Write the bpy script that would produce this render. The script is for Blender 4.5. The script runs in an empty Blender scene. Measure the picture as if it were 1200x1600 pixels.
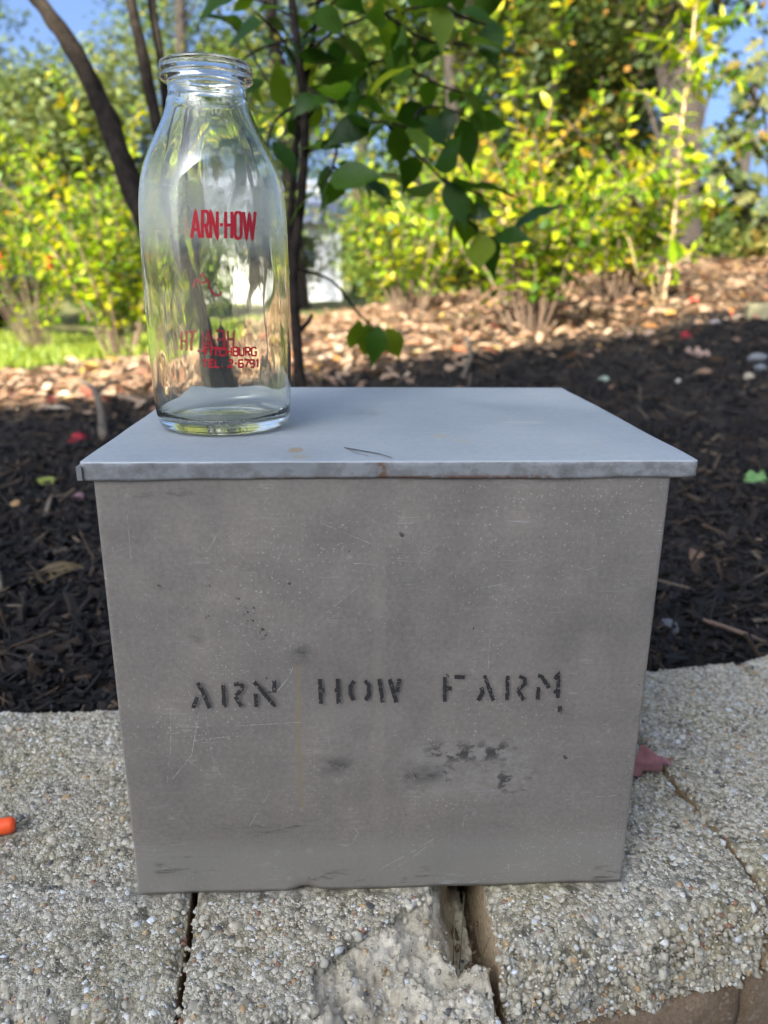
import bpy, math, random
import numpy as np
from mathutils import Matrix, Vector

random.seed(7)
RNG = np.random.default_rng(11)
SC = bpy.context.scene
COL = SC.collection

# ------------------------------------------------------------------ camera
FPX = 1191.0                                   # focal length in photo pixels (1200 x 1600)
CAM = np.array([-0.0228, -0.4310, 0.4114])
PITCH, YAW, ROLL = 0.3019, 0.0488, 0.0086
_F = np.array([math.sin(YAW)*math.cos(PITCH), math.cos(YAW)*math.cos(PITCH), -math.sin(PITCH)])
_R = np.cross(_F, [0, 0, 1.0]); _R /= np.linalg.norm(_R); _U = np.cross(_R, _F)
CR = math.cos(ROLL)*_R + math.sin(ROLL)*_U
CU = -math.sin(ROLL)*_R + math.cos(ROLL)*_U
CF = _F
cd = bpy.data.cameras.new('camera'); cam = bpy.data.objects.new('camera', cd); COL.objects.link(cam)
cam.matrix_world = Matrix(((CR[0], CU[0], -CF[0], CAM[0]), (CR[1], CU[1], -CF[1], CAM[1]),
                           (CR[2], CU[2], -CF[2], CAM[2]), (0, 0, 0, 1)))
cd.sensor_fit = 'VERTICAL'; cd.sensor_height = 24.0; cd.sensor_width = 18.0
cd.lens = 24.0*FPX/1600.0
cd.clip_start = 0.02; cd.clip_end = 600
cd.dof.use_dof = True; cd.dof.focus_distance = 0.485; cd.dof.aperture_fstop = cd.lens/4.0
SC.camera = cam

# ------------------------------------------------------------------ sky, sun, exposure
SUN_EL = math.radians(32); SUN_AZ = math.radians(180+24)      # behind the viewer, a little to the left
world = bpy.data.worlds.new('World'); SC.world = world; world.use_nodes = True
wn = world.node_tree; sky = wn.nodes.new('ShaderNodeTexSky'); sky.sky_type = 'NISHITA'
sky.sun_disc = False; sky.sun_elevation = SUN_EL; sky.sun_rotation = SUN_AZ
sky.altitude = 100; sky.air_density = 0.35; sky.dust_density = 7.0; sky.ozone_density = 6.0
wn.links.new(sky.outputs[0], wn.nodes['Background'].inputs[0])
wn.nodes['Background'].inputs[1].default_value = 0.15
sl = bpy.data.lights.new('sun', 'SUN'); sl.energy = 5.0; sl.angle = math.radians(0.53); sl.color = (1.0, 0.93, 0.80)
sun = bpy.data.objects.new('sun', sl); COL.objects.link(sun)
SDIR = Vector((math.sin(SUN_AZ)*math.cos(SUN_EL), math.cos(SUN_AZ)*math.cos(SUN_EL), math.sin(SUN_EL)))
sun.rotation_euler = SDIR.to_track_quat('Z', 'Y').to_euler(); sun.location = (-3, -6, 8)
SC.view_settings.view_transform = 'Standard'; SC.view_settings.look = 'None'
SC.view_settings.gamma = 1.0; SC.view_settings.use_curve_mapping = False
SC.view_settings.exposure = 2.0
SC.view_settings.use_white_balance = True; SC.view_settings.white_balance_temperature = 6900; SC.view_settings.white_balance_tint = 2
SC.cycles.max_bounces = 14; SC.cycles.transmission_bounces = 14; SC.cycles.transparent_max_bounces = 16
SC.cycles.diffuse_bounces = 4; SC.cycles.glossy_bounces = 5
SC.cycles.sample_clamp_indirect = 6.0
SC.cycles.use_denoising = True

# ------------------------------------------------------------------ pixel helpers (photo pixel -> point in the place)
def ray(px, py):
    return CF + CR*(px-600)/FPX - CU*(py-800)/FPX
def at(px, py, t):                              # t = distance along the optical axis, metres
    return CAM + ray(px, py)*t
def on_z(px, py, z):
    d = ray(px, py); return CAM + d*(z-CAM[2])/d[2]
def on_front(px, py, y=0.0):                    # box front plane -> (x, z)
    d = ray(px, py); p = CAM + d*(y-CAM[1])/d[1]; return p[0], p[2]
def proj(P):
    d = np.asarray(P) - CAM; w = d@CF
    return np.stack([600+FPX*(d@CR)/w, 800-FPX*(d@CU)/w, w], -1)

# ------------------------------------------------------------------ numeric helpers
def _hash(i, j, k):
    h = (i.astype(np.int64)*374761393 + j.astype(np.int64)*668265263 + k.astype(np.int64)*2147483647) & 0xffffffff
    h = ((h ^ (h >> 13))*1274126177) & 0xffffffff
    h = (h ^ (h >> 16)) & 0xffffffff
    return h/4294967295.0
def vnoise(P):
    P = np.asarray(P, float); I = np.floor(P).astype(np.int64); f = P-I; f = f*f*(3-2*f)
    r = 0
    for a in (0, 1):
        for b in (0, 1):
            for c in (0, 1):
                w = (f[..., 0] if a else 1-f[..., 0])*(f[..., 1] if b else 1-f[..., 1])*(f[..., 2] if c else 1-f[..., 2])
                r = r + w*_hash(I[..., 0]+a, I[..., 1]+b, I[..., 2]+c)
    return r*2-1
def fbm(P, s, o=3):
    P = np.asarray(P, float)*s; r = 0; a = 1
    for k in range(o):
        r = r + a*vnoise(P*(2**k)+k*17.3); a *= .5
    return r
def sstep(a, b, x):
    t = np.clip((x-a)/(b-a), 0, 1); return t*t*(3-2*t)

# ------------------------------------------------------------------ object helpers
def mesh_np(name, V, F, smooth=True, rnd=None):
    V = np.ascontiguousarray(V, np.float32).reshape(-1, 3); me = bpy.data.meshes.new(name)
    if isinstance(F, np.ndarray):
        n = F.shape[1]; me.vertices.add(len(V)); me.vertices.foreach_set('co', V.ravel())
        me.loops.add(F.size); me.loops.foreach_set('vertex_index', F.astype(np.int32).ravel())
        me.polygons.add(len(F)); me.polygons.foreach_set('loop_start', np.arange(0, F.size, n, dtype=np.int32))
        me.update(calc_edges=True)
    else:
        me.from_pydata([tuple(v) for v in V.tolist()], [], F); me.update()
    me.polygons.foreach_set('use_smooth', np.full(len(me.polygons), smooth))
    if rnd is not None:
        a = me.attributes.new('rnd', 'FLOAT', 'POINT'); a.data.foreach_set('value', np.ascontiguousarray(rnd, np.float32))
    me.validate(); return me
def link(name, me, mat=None, parent=None, loc=None):
    o = bpy.data.objects.new(name, me); COL.objects.link(o)
    if mat is not None and me is not None and not me.materials: me.materials.append(mat)
    if parent is not None: o.parent = parent
    if loc is not None: o.location = loc
    return o
def empty(name, loc):
    o = bpy.data.objects.new(name, None); COL.objects.link(o); o.location = loc; o.empty_display_size = .05; return o
def tag(o, label=None, cat=None, group=None, kind=None):
    if label: o['label'] = label
    if cat: o['category'] = cat
    if group: o['group'] = group
    if kind: o['kind'] = kind
    return o
class MB:                                         # collects pieces of one mesh
    def __init__(s): s.V = []; s.F = []; s.R = []
    def add(s, V, F, r=0.5):
        n = sum(len(v) for v in s.V); V = np.asarray(V, float).reshape(-1, 3); s.V.append(V)
        s.F += [tuple(i+n for i in f) for f in F]; s.R.append(np.full(len(V), r)); return s
    def box(s, lo, hi, r=.5):
        (a, b, c), (d, e, f) = lo, hi
        V = [(a, b, c), (d, b, c), (d, e, c), (a, e, c), (a, b, f), (d, b, f), (d, e, f), (a, e, f)]
        return s.add(V, [(0, 3, 2, 1), (4, 5, 6, 7), (0, 1, 5, 4), (1, 2, 6, 5), (2, 3, 7, 6), (3, 0, 4, 7)], r)
    def build(s, name, mat, parent=None, smooth=False, loc=None):
        me = mesh_np(name, np.concatenate(s.V), s.F, smooth, np.concatenate(s.R)); return link(name, me, mat, parent, loc)
def bevel(o, w, seg=2):
    m = o.modifiers.new('bevel', 'BEVEL'); m.width = w; m.segments = seg; m.limit_method = 'ANGLE'; return o
def gridF(nu, nv, wrap=False):
    i, j = np.meshgrid(np.arange(nu-1 if not wrap else nu), np.arange(nv-1), indexing='ij')
    a = i*nv+j; b = ((i+1) % nu)*nv+j
    return np.stack([a, b, b+1, a+1], -1).reshape(-1, 4)
def catmull(pts, n=6):
    P = np.asarray(pts, float); P = np.concatenate([[2*P[0]-P[1]], P, [2*P[-1]-P[-2]]]); out = []
    for i in range(1, len(P)-2):
        for t in np.linspace(0, 1, n, endpoint=False):
            a, b, c, d = P[i-1:i+3]
            out.append(.5*((2*b)+(-a+c)*t+(2*a-5*b+4*c-d)*t*t+(-a+3*b-3*c+d)*t**3))
    out.append(P[-2]); return np.array(out)
def tube(pts, radii, ns=8, rough=0.0):
    P = np.asarray(pts, float); n = len(P); r = np.interp(np.linspace(0, 1, n), np.linspace(0, 1, len(radii)), radii)
    T = np.gradient(P, axis=0); T /= np.linalg.norm(T, axis=1)[:, None]+1e-9
    ref = np.array([0.31, 0.87, 0.38]) if abs(T[0][2]) > .6 else np.array([0.1, .2, .97])
    A = np.cross(T, ref); A /= np.linalg.norm(A, axis=1)[:, None]+1e-9; B = np.cross(T, A)
    a = np.arange(ns)/ns*2*np.pi
    V = P[None]+(np.cos(a)[:, None, None]*A+np.sin(a)[:, None, None]*B)*r[None, :, None]
    if rough:
        nz = fbm(V*np.array([1, 1, .25]), 60, 2); V = V+(np.cos(a)[:, None, None]*A+np.sin(a)[:, None, None]*B)*(nz*rough)[..., None]*r[None, :, None]
    V = V.reshape(-1, 3); F = [tuple(f) for f in gridF(ns, n, True)]
    F.append(tuple(range(0, ns*n, n))[::-1]); F.append(tuple(range(n-1, ns*n, n)))
    return V, F

# ------------------------------------------------------------------ materials
class NT:
    def __init__(s, name):
        s.m = bpy.data.materials.new(name); s.m.use_nodes = True; s.t = s.m.node_tree; s.t.nodes.clear()
        s.out = s.t.nodes.new('ShaderNodeOutputMaterial')
    def n(s, kind, props=None, **inp):
        nd = s.t.nodes.new(kind)
        for k, v in (props or {}).items(): setattr(nd, k, v)
        for k, v in inp.items():
            key = int(k[1:]) if k[0] == 'i' and k[1:].isdigit() else k.replace('_', ' ')
            s.set(nd.inputs[key], v)
        return nd
    def set(s, sock, v):
        if isinstance(v, bpy.types.NodeSocket): s.t.links.new(v, sock)
        elif isinstance(v, (tuple, list)) and sock.type == 'RGBA' and len(v) == 3: sock.default_value = (*v, 1)
        else: sock.default_value = v
    def math(s, op, a, b=0.0, clamp=False):
        nd = s.n('ShaderNodeMath', {'operation': op, 'use_clamp': clamp}, i0=a, i1=b); return nd.outputs[0]
    def ramp(s, fac, stops, interp='LINEAR'):
        nd = s.n('ShaderNodeValToRGB', None, i0=fac); cr = nd.color_ramp; cr.interpolation = interp
        while len(cr.elements) < len(stops): cr.elements.new(.5)
        for e, (p, c) in zip(cr.elements, stops):
            e.position = p; e.color = (*c, 1) if len(c) == 3 else c
        return nd.outputs[0]
    def fr(s, fac, a, b): return s.n('ShaderNodeMapRange', {'interpolation_type': 'SMOOTHSTEP'}, Value=fac, From_Min=a, From_Max=b).outputs[0]
    def noise(s, vec, scale, detail=3, rough=.55, dist=0): return s.n('ShaderNodeTexNoise', None, Vector=vec, Scale=scale, Detail=detail, Roughness=rough, Distortion=dist).outputs[0]
    def vor(s, vec, scale, feature='F1'): return s.n('ShaderNodeTexVoronoi', {'feature': feature}, Vector=vec, Scale=scale)
    def mix(s, fac, a, b, blend='MIX'):
        nd = s.t.nodes.new('ShaderNodeMix'); nd.data_type = 'RGBA'; nd.blend_type = blend
        s.set(nd.inputs[0], fac); s.set(nd.inputs[6], a); s.set(nd.inputs[7], b); return nd.outputs[2]
    def coord(s, k='Object'): return s.n('ShaderNodeTexCoord').outputs[k]
    def attr(s): return s.n('ShaderNodeAttribute', {'attribute_name': 'rnd'}).outputs['Fac']
    def bump(s, h, dist, strength=1.0): return s.n('ShaderNodeBump', None, Height=h, Distance=dist, Strength=strength).outputs[0]
    def scale(s, vec, v): return s.n('ShaderNodeMapping', None, Vector=vec, Scale=v).outputs[0]
    def princ(s, **k):
        nd = s.n('ShaderNodeBsdfPrincipled', None, **k); return nd.outputs[0]
    def done(s, sh): s.t.links.new(sh, s.out.inputs[0]); return s.m

def plain(name, c, rough=.6, metal=0.0, var=.25, sc=30.0, bump=0.0, spec=.5):
    t = NT(name); co = t.coord(); nz = t.noise(co, sc, 4)
    c2 = tuple(x*(1-var) for x in c); c3 = tuple(min(1, x*(1+var)) for x in c)
    k = dict(Base_Color=t.ramp(nz, [(.3, c2), (.7, c3)]), Roughness=rough, Metallic=metal, Specular_IOR_Level=spec)
    if bump: k['Normal'] = t.bump(nz, bump)
    return t.done(t.princ(**k))
def palette(name, stops, src='attr', rough=.8, interp='LINEAR', grain=200.0, bump=0.0):
    t = NT(name); r = t.attr() if src == 'attr' else t.n('ShaderNodeObjectInfo').outputs['Random']
    c = t.ramp(r, stops, interp); nz = t.noise(t.coord(), grain, 3)
    c = t.mix(1.0, c, t.ramp(nz, [(.25, (.7, .7, .7)), (.75, (1.2, 1.2, 1.2))]), 'MULTIPLY')
    k = dict(Base_Color=c, Roughness=rough, Specular_IOR_Level=.3)
    if bump: k['Normal'] = t.bump(nz, bump)
    return t.done(t.princ(**k))
def leafmat(name, stops, src='object', trans=.4, rough=.42, boost=(1.5, 1.35, .6)):
    t = NT(name); r = t.attr() if src == 'attr' else t.n('ShaderNodeObjectInfo').outputs['Random']
    c = t.ramp(r, stops); nz = t.noise(t.coord(), 40.0, 2)
    c = t.mix(1.0, c, t.ramp(nz, [(.3, (.8, .8, .8)), (.7, (1.15, 1.15, 1.1))]), 'MULTIPLY')
    p = t.princ(Base_Color=c, Roughness=rough, Specular_IOR_Level=.35)
    tr = t.n('ShaderNodeBsdfTranslucent', None, Color=t.mix(1.0, c, boost, 'MULTIPLY')).outputs[0]
    return t.done(t.n('ShaderNodeMixShader', None, i0=trans, i1=p, i2=tr).outputs[0])

M = {}
# concrete with exposed aggregate
def concrete(name, tintc, dark):
    t = NT(name); co = t.coord()
    v1 = t.vor(co, 260.0); v2 = t.vor(co, 620.0)
    cellr = t.n('ShaderNodeSeparateColor', None, i0=v1.outputs['Color']).outputs[0]
    base = t.ramp(cellr, [(0, (.14, .128, .10)), (.3, (.31, .284, .225)), (.55, (.43, .395, .32)), (.8, (.52, .48, .40)), (1, (.62, .59, .53))])
    edge = t.fr(v1.outputs['Distance'], .35, .75)
    base = t.mix(t.math('MULTIPLY', edge, .6), base, (.11, .10, .075))
    fine = t.noise(co, 900.0, 3); base = t.mix(.35, base, t.ramp(fine, [(.3, (.09, .085, .07)), (.7, (.42, .39, .33))]))
    big = t.noise(co, 14.0, 4); base = t.mix(t.fr(big, .36, .66), base, t.mix(1.0, base, tintc, 'MULTIPLY'))
    pit = t.noise(co, 75.0, 4); base = t.mix(t.math('MULTIPLY', t.fr(pit, .565, .66), .75), base, dark)
    h = t.math('ADD', t.math('MULTIPLY', v1.outputs['Distance'], -.7), t.math('MULTIPLY', fine, .6))
    h = t.math('ADD', h, t.math('MULTIPLY', v2.outputs['Distance'], -.3))
    return t.done(t.princ(Base_Color=base, Roughness=.9, Specular_IOR_Level=.25, Normal=t.bump(h, .0022, .9)))
M['concrete'] = concrete('concrete', (1.0, .95, .76), (.075, .068, .05))
def brownface():
    t = NT('brown_block'); co = t.coord(); n1 = t.noise(co, 22.0, 5); n2 = t.noise(co, 420.0, 4, .7); v = t.vor(co, 380.0)
    c = t.ramp(n1, [(.25, (.10, .07, .045)), (.5, (.16, .115, .075)), (.75, (.24, .18, .125))])
    c = t.mix(1.0, c, t.ramp(n2, [(.3, (.6, .6, .6)), (.7, (1.35, 1.3, 1.25))]), 'MULTIPLY')
    c = t.mix(t.fr(t.n('ShaderNodeSeparateColor', None, i0=v.outputs['Color']).outputs[1], .90, .95), c, (.22, .18, .14))
    return t.done(t.princ(Base_Color=c, Roughness=.95, Specular_IOR_Level=.2, Normal=t.bump(n2, .0012)))
M['brown_block'] = brownface()
def fracture():
    t = NT('fractured_concrete'); co = t.coord(); n1 = t.noise(co, 26.0, 5, .6); n2 = t.noise(co, 240.0, 6, .8); n3 = t.noise(t.scale(co, (1, 1, 4)), 60.0, 4)
    c = t.ramp(n1, [(.3, (.32, .275, .20)), (.5, (.52, .465, .37)), (.7, (.64, .585, .48))]); c = t.mix(1.0, c, t.ramp(n2, [(.3, (.62, .62, .62)), (.7, (1.3, 1.28, 1.24))]), 'MULTIPLY')
    ly = t.noise(t.scale(co, (16, 16, 330)), 1.0, 3, .6); c = t.mix(t.math('MULTIPLY', t.fr(ly, .54, .66), .35), c, (.17, .13, .08))  # dark bands put the shade of undercut layers into the colour
    return t.done(t.princ(Base_Color=c, Roughness=.95, Specular_IOR_Level=.2, Normal=t.bump(t.math('ADD', n2, n3), .0014, .7)))
M['fracture'] = fracture(); M['tan_side'] = plain('tan_block_side', (.36, .27, .17), .95, 0, .4, 260.0, .0012, .2)
PEB = [(0, (.39, .35, .27)), (.24, (.47, .43, .34)), (.44, (.28, .25, .19)), (.58, (.53, .49, .40)), (.70, (.40, .36, .29)), (.79, (.47, .47, .455)),
       (.86, (.62, .595, .54)), (.90, (.40, .27, .14)), (.925, (.25, .13, .085)), (.945, (.10, .10, .10)), (.965, (.42, .31, .18)), (.985, (.58, .60, .62))]
M['pebble'] = palette('pebble', PEB, 'attr', .6, 'CONSTANT', 500.0, .0004)
M['pebble_one'] = palette('pebble_one', PEB, 'object', .6, 'CONSTANT', 500.0, .0004)
MUL = [(0, (.006, .0055, .006)), (.3, (.012, .011, .012)), (.55, (.022, .018, .016)), (.75, (.042, .029, .021)), (.9, (.080, .053, .034)), (1, (.15, .115, .085))]
M['chip'] = palette('mulch_chip', MUL, 'attr', .9, 'LINEAR', 220.0, .001)
M['chip_one'] = palette('mulch_chip_one', MUL, 'object', .9, 'LINEAR', 220.0, .001)
LIT = [(0, (.15, .085, .052)), (.3, (.26, .165, .11)), (.55, (.40, .27, .19)), (.75, (.31, .16, .095)), (.87, (.46, .35, .26)), (.93, (.34, .08, .05)), (.97, (.40, .29, .07)), (1, (.50, .42, .34))]
M['litter'] = leafmat('leaf_litter', LIT, 'attr', .2, .6, (1.2, 1.1, .9))
def groundmat():
    t = NT('ground_soil'); co = t.coord(); sp = t.n('ShaderNodeSeparateXYZ', None, i0=co)
    n1 = t.noise(co, 40.0, 5, .65); n2 = t.noise(co, 1.2, 3)
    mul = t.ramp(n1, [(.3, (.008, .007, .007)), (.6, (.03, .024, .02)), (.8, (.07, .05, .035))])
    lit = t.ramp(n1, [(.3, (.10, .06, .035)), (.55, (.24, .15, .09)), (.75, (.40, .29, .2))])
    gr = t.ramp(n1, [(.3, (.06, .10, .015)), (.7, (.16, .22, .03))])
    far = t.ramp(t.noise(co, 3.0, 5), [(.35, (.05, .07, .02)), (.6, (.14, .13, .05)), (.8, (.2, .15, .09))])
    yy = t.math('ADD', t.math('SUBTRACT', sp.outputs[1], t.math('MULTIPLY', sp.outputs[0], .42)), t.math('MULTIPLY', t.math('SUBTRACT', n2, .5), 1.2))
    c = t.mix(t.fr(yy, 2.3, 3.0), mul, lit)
    lawn = t.math('MULTIPLY', t.fr(sp.outputs[0], -.3, -.7), t.fr(yy, 4.0, 4.15)); c = t.mix(lawn, c, gr)
    c = t.mix(t.fr(yy, 7.5, 9.0), c, far)
    c = t.mix(t.fr(sp.outputs[1], .0, -.2), c, (.30, .27, .23))  # unseen ground before the wall, made pale to bounce light onto the box
    return t.done(t.princ(Base_Color=c, Roughness=.95, Specular_IOR_Level=.2, Normal=t.bump(n1, .01)))
M['ground'] = groundmat()
M['bark'] = plain('bark', (.018, .0135, .011), .95, 0, .6, 55.0, .004, .15)
M['bark_far'] = plain('bark_far', (.030, .022, .018), .95, 0, .4, 9.0, .02)
M['cane'] = plain('cane_bark', (.34, .235, .13), .75, 0, .3, 40.0, .001)
M['twig'] = plain('twig_bark', (.13, .085, .06), .8, 0, .3, 60.0, .001)
LILAC = [(0, (.018, .055, .009)), (.3, (.035, .09, .011)), (.6, (.06, .135, .013)), (.85, (.11, .19, .018)), (1, (.19, .25, .025))]
M['lilac'] = leafmat('lilac_leaf', LILAC, 'object', .55, .4)
FOR = [(0, (.03, .085, .008)), (.28, (.09, .18, .012)), (.55, (.25, .37, .016)), (.82, (.42, .50, .025)), (.96, (.52, .46, .03)), (1, (.52, .32, .04))]
M['forsythia'] = leafmat('forsythia_leaf', FOR, 'object', .5, .4); M['forsythia_mass'] = leafmat('forsythia_mass', FOR, 'attr', .5, .4)
YEL = [(0, (.20, .22, .02)), (.4, (.36, .30, .03)), (.7, (.48, .34, .03)), (.9, (.50, .24, .03)), (1, (.44, .16, .03))]
M['yellow'] = leafmat('yellow_leaf', YEL, 'object', .5, .5); M['yellow_mass'] = leafmat('yellow_mass', YEL, 'attr', .5, .5)
FAR = [(0, (.022, .045, .009)), (.3, (.05, .085, .013)), (.6, (.095, .14, .02)), (.85, (.17, .20, .03)), (1, (.27, .23, .04))]
SOFT = [(0, (.05, .075, .02)), (.4, (.10, .135, .04)), (.75, (.16, .19, .06)), (1, (.23, .22, .08))]
M['soft'] = leafmat('soft_leaf', SOFT, 'attr', .35, .55)
M['far'] = leafmat('far_leaf', FAR, 'attr', .3, .55)
GOLD = [(0, (.10, .11, .03)), (.4, (.19, .18, .05)), (.75, (.28, .24, .07)), (1, (.34, .26, .08))]
M['gold'] = leafmat('gold_leaf', GOLD, 'attr', .3, .55)
OAK = [(0, (.022, .04, .012)), (.5, (.045, .07, .016)), (.85, (.10, .10, .02)), (1, (.26, .13, .03))]
M['oak'] = leafmat('oak_leaf', OAK, 'object', .3, .5); M['oak_mass'] = leafmat('oak_mass', OAK, 'attr', .3, .5)
M['grass'] = leafmat('grass_blade', [(0, (.10, .16, .02)), (.5, (.20, .27, .035)), (1, (.32, .33, .06))], 'attr', .4, .5)

# ================================================================== the setting
def terrain(x, y):
    x = np.asarray(x, float); y = np.asarray(y, float)
    g = np.clip((y-.30)/4.1, 0, 1.25)
    z = -.028+g*(.12+.125*np.clip(x, -2.2, 2.6))
    fall = sstep(5.5, 13, y)
    z = z*(1-fall)+fall*(-.42+.30*sstep(2.0, 7, x))
    P = np.stack([x, y, 0*x], -1)
    z = z+.012*fbm(P, 3.0, 2)*sstep(.3, .8, y)+.05*fbm(P, .5, 2)*sstep(3, 9, y)
    low = sstep(.12, .02, y)
    return z*(1-low)+low*(-.50)
def ground_hit(px, py):
    d = ray(px, py); t = .6
    for _ in range(3000):
        p = CAM+d*t
        if p[2] <= float(terrain(p[0], p[1])) and p[1] > .2: return p
        t += .004+.002*t
        if t > 80: break
    return p
def make_ground():
    ys = np.concatenate([np.linspace(-60, -1, 20), np.linspace(-.8, 1, 46), np.linspace(1.05, 6, 90), np.linspace(6.2, 20, 50), np.linspace(22, 300, 25)])
    xs = np.concatenate([np.linspace(-200, -9, 18), np.linspace(-8, 8, 161), np.linspace(9, 200, 18)])
    X, Y = np.meshgrid(xs, ys, indexing='ij'); Z = terrain(X, Y)
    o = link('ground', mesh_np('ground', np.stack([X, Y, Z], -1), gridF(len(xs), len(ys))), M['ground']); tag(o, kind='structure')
make_ground()

# ---- retaining wall: capping blocks with exposed aggregate over a lower course
ICO_V = None
def ico(sub):
    import bmesh
    bm = bmesh.new(); bmesh.ops.create_icosphere(bm, subdivisions=sub, radius=1.0)
    V = np.array([v.co[:] for v in bm.verts]); F = np.array([[v.index for v in f.verts] for f in bm.faces]); bm.free(); return V, F
ICO1 = ico(1); ICO2 = ico(2)
def rand_rot(n, rng=RNG):
    q = rng.normal(size=(n, 4)); q /= np.linalg.norm(q, axis=1)[:, None]; w, x, y, z = q.T
    return np.stack([np.stack([1-2*(y*y+z*z), 2*(x*y-z*w), 2*(x*z+y*w)], -1), np.stack([2*(x*y+z*w), 1-2*(x*x+z*z), 2*(y*z-x*w)], -1),
                     np.stack([2*(x*z-y*w), 2*(y*z+x*w), 1-2*(x*x+y*y)], -1)], 1)
def scatter_balls(P, size, rnd, tmpl, flat=.65, rng=RNG):
    V0, F0 = tmpl; n = len(P); A = rand_rot(n, rng); S = size[:, None]*rng.uniform([.7, .7, flat*.7], [1.25, 1.25, flat*1.2], (n, 3))
    jit = 1+.18*rng.normal(size=(n, len(V0), 1)); L = (V0[None]*jit)*S[:, None, :]
    V = np.einsum('nij,nkj->nki', A, L)+P[:, None, :]
    F = (F0[None]+(np.arange(n)*len(V0))[:, None, None]).reshape(-1, 3)
    return V.reshape(-1, 3), F, np.repeat(rnd, len(V0))

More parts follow.
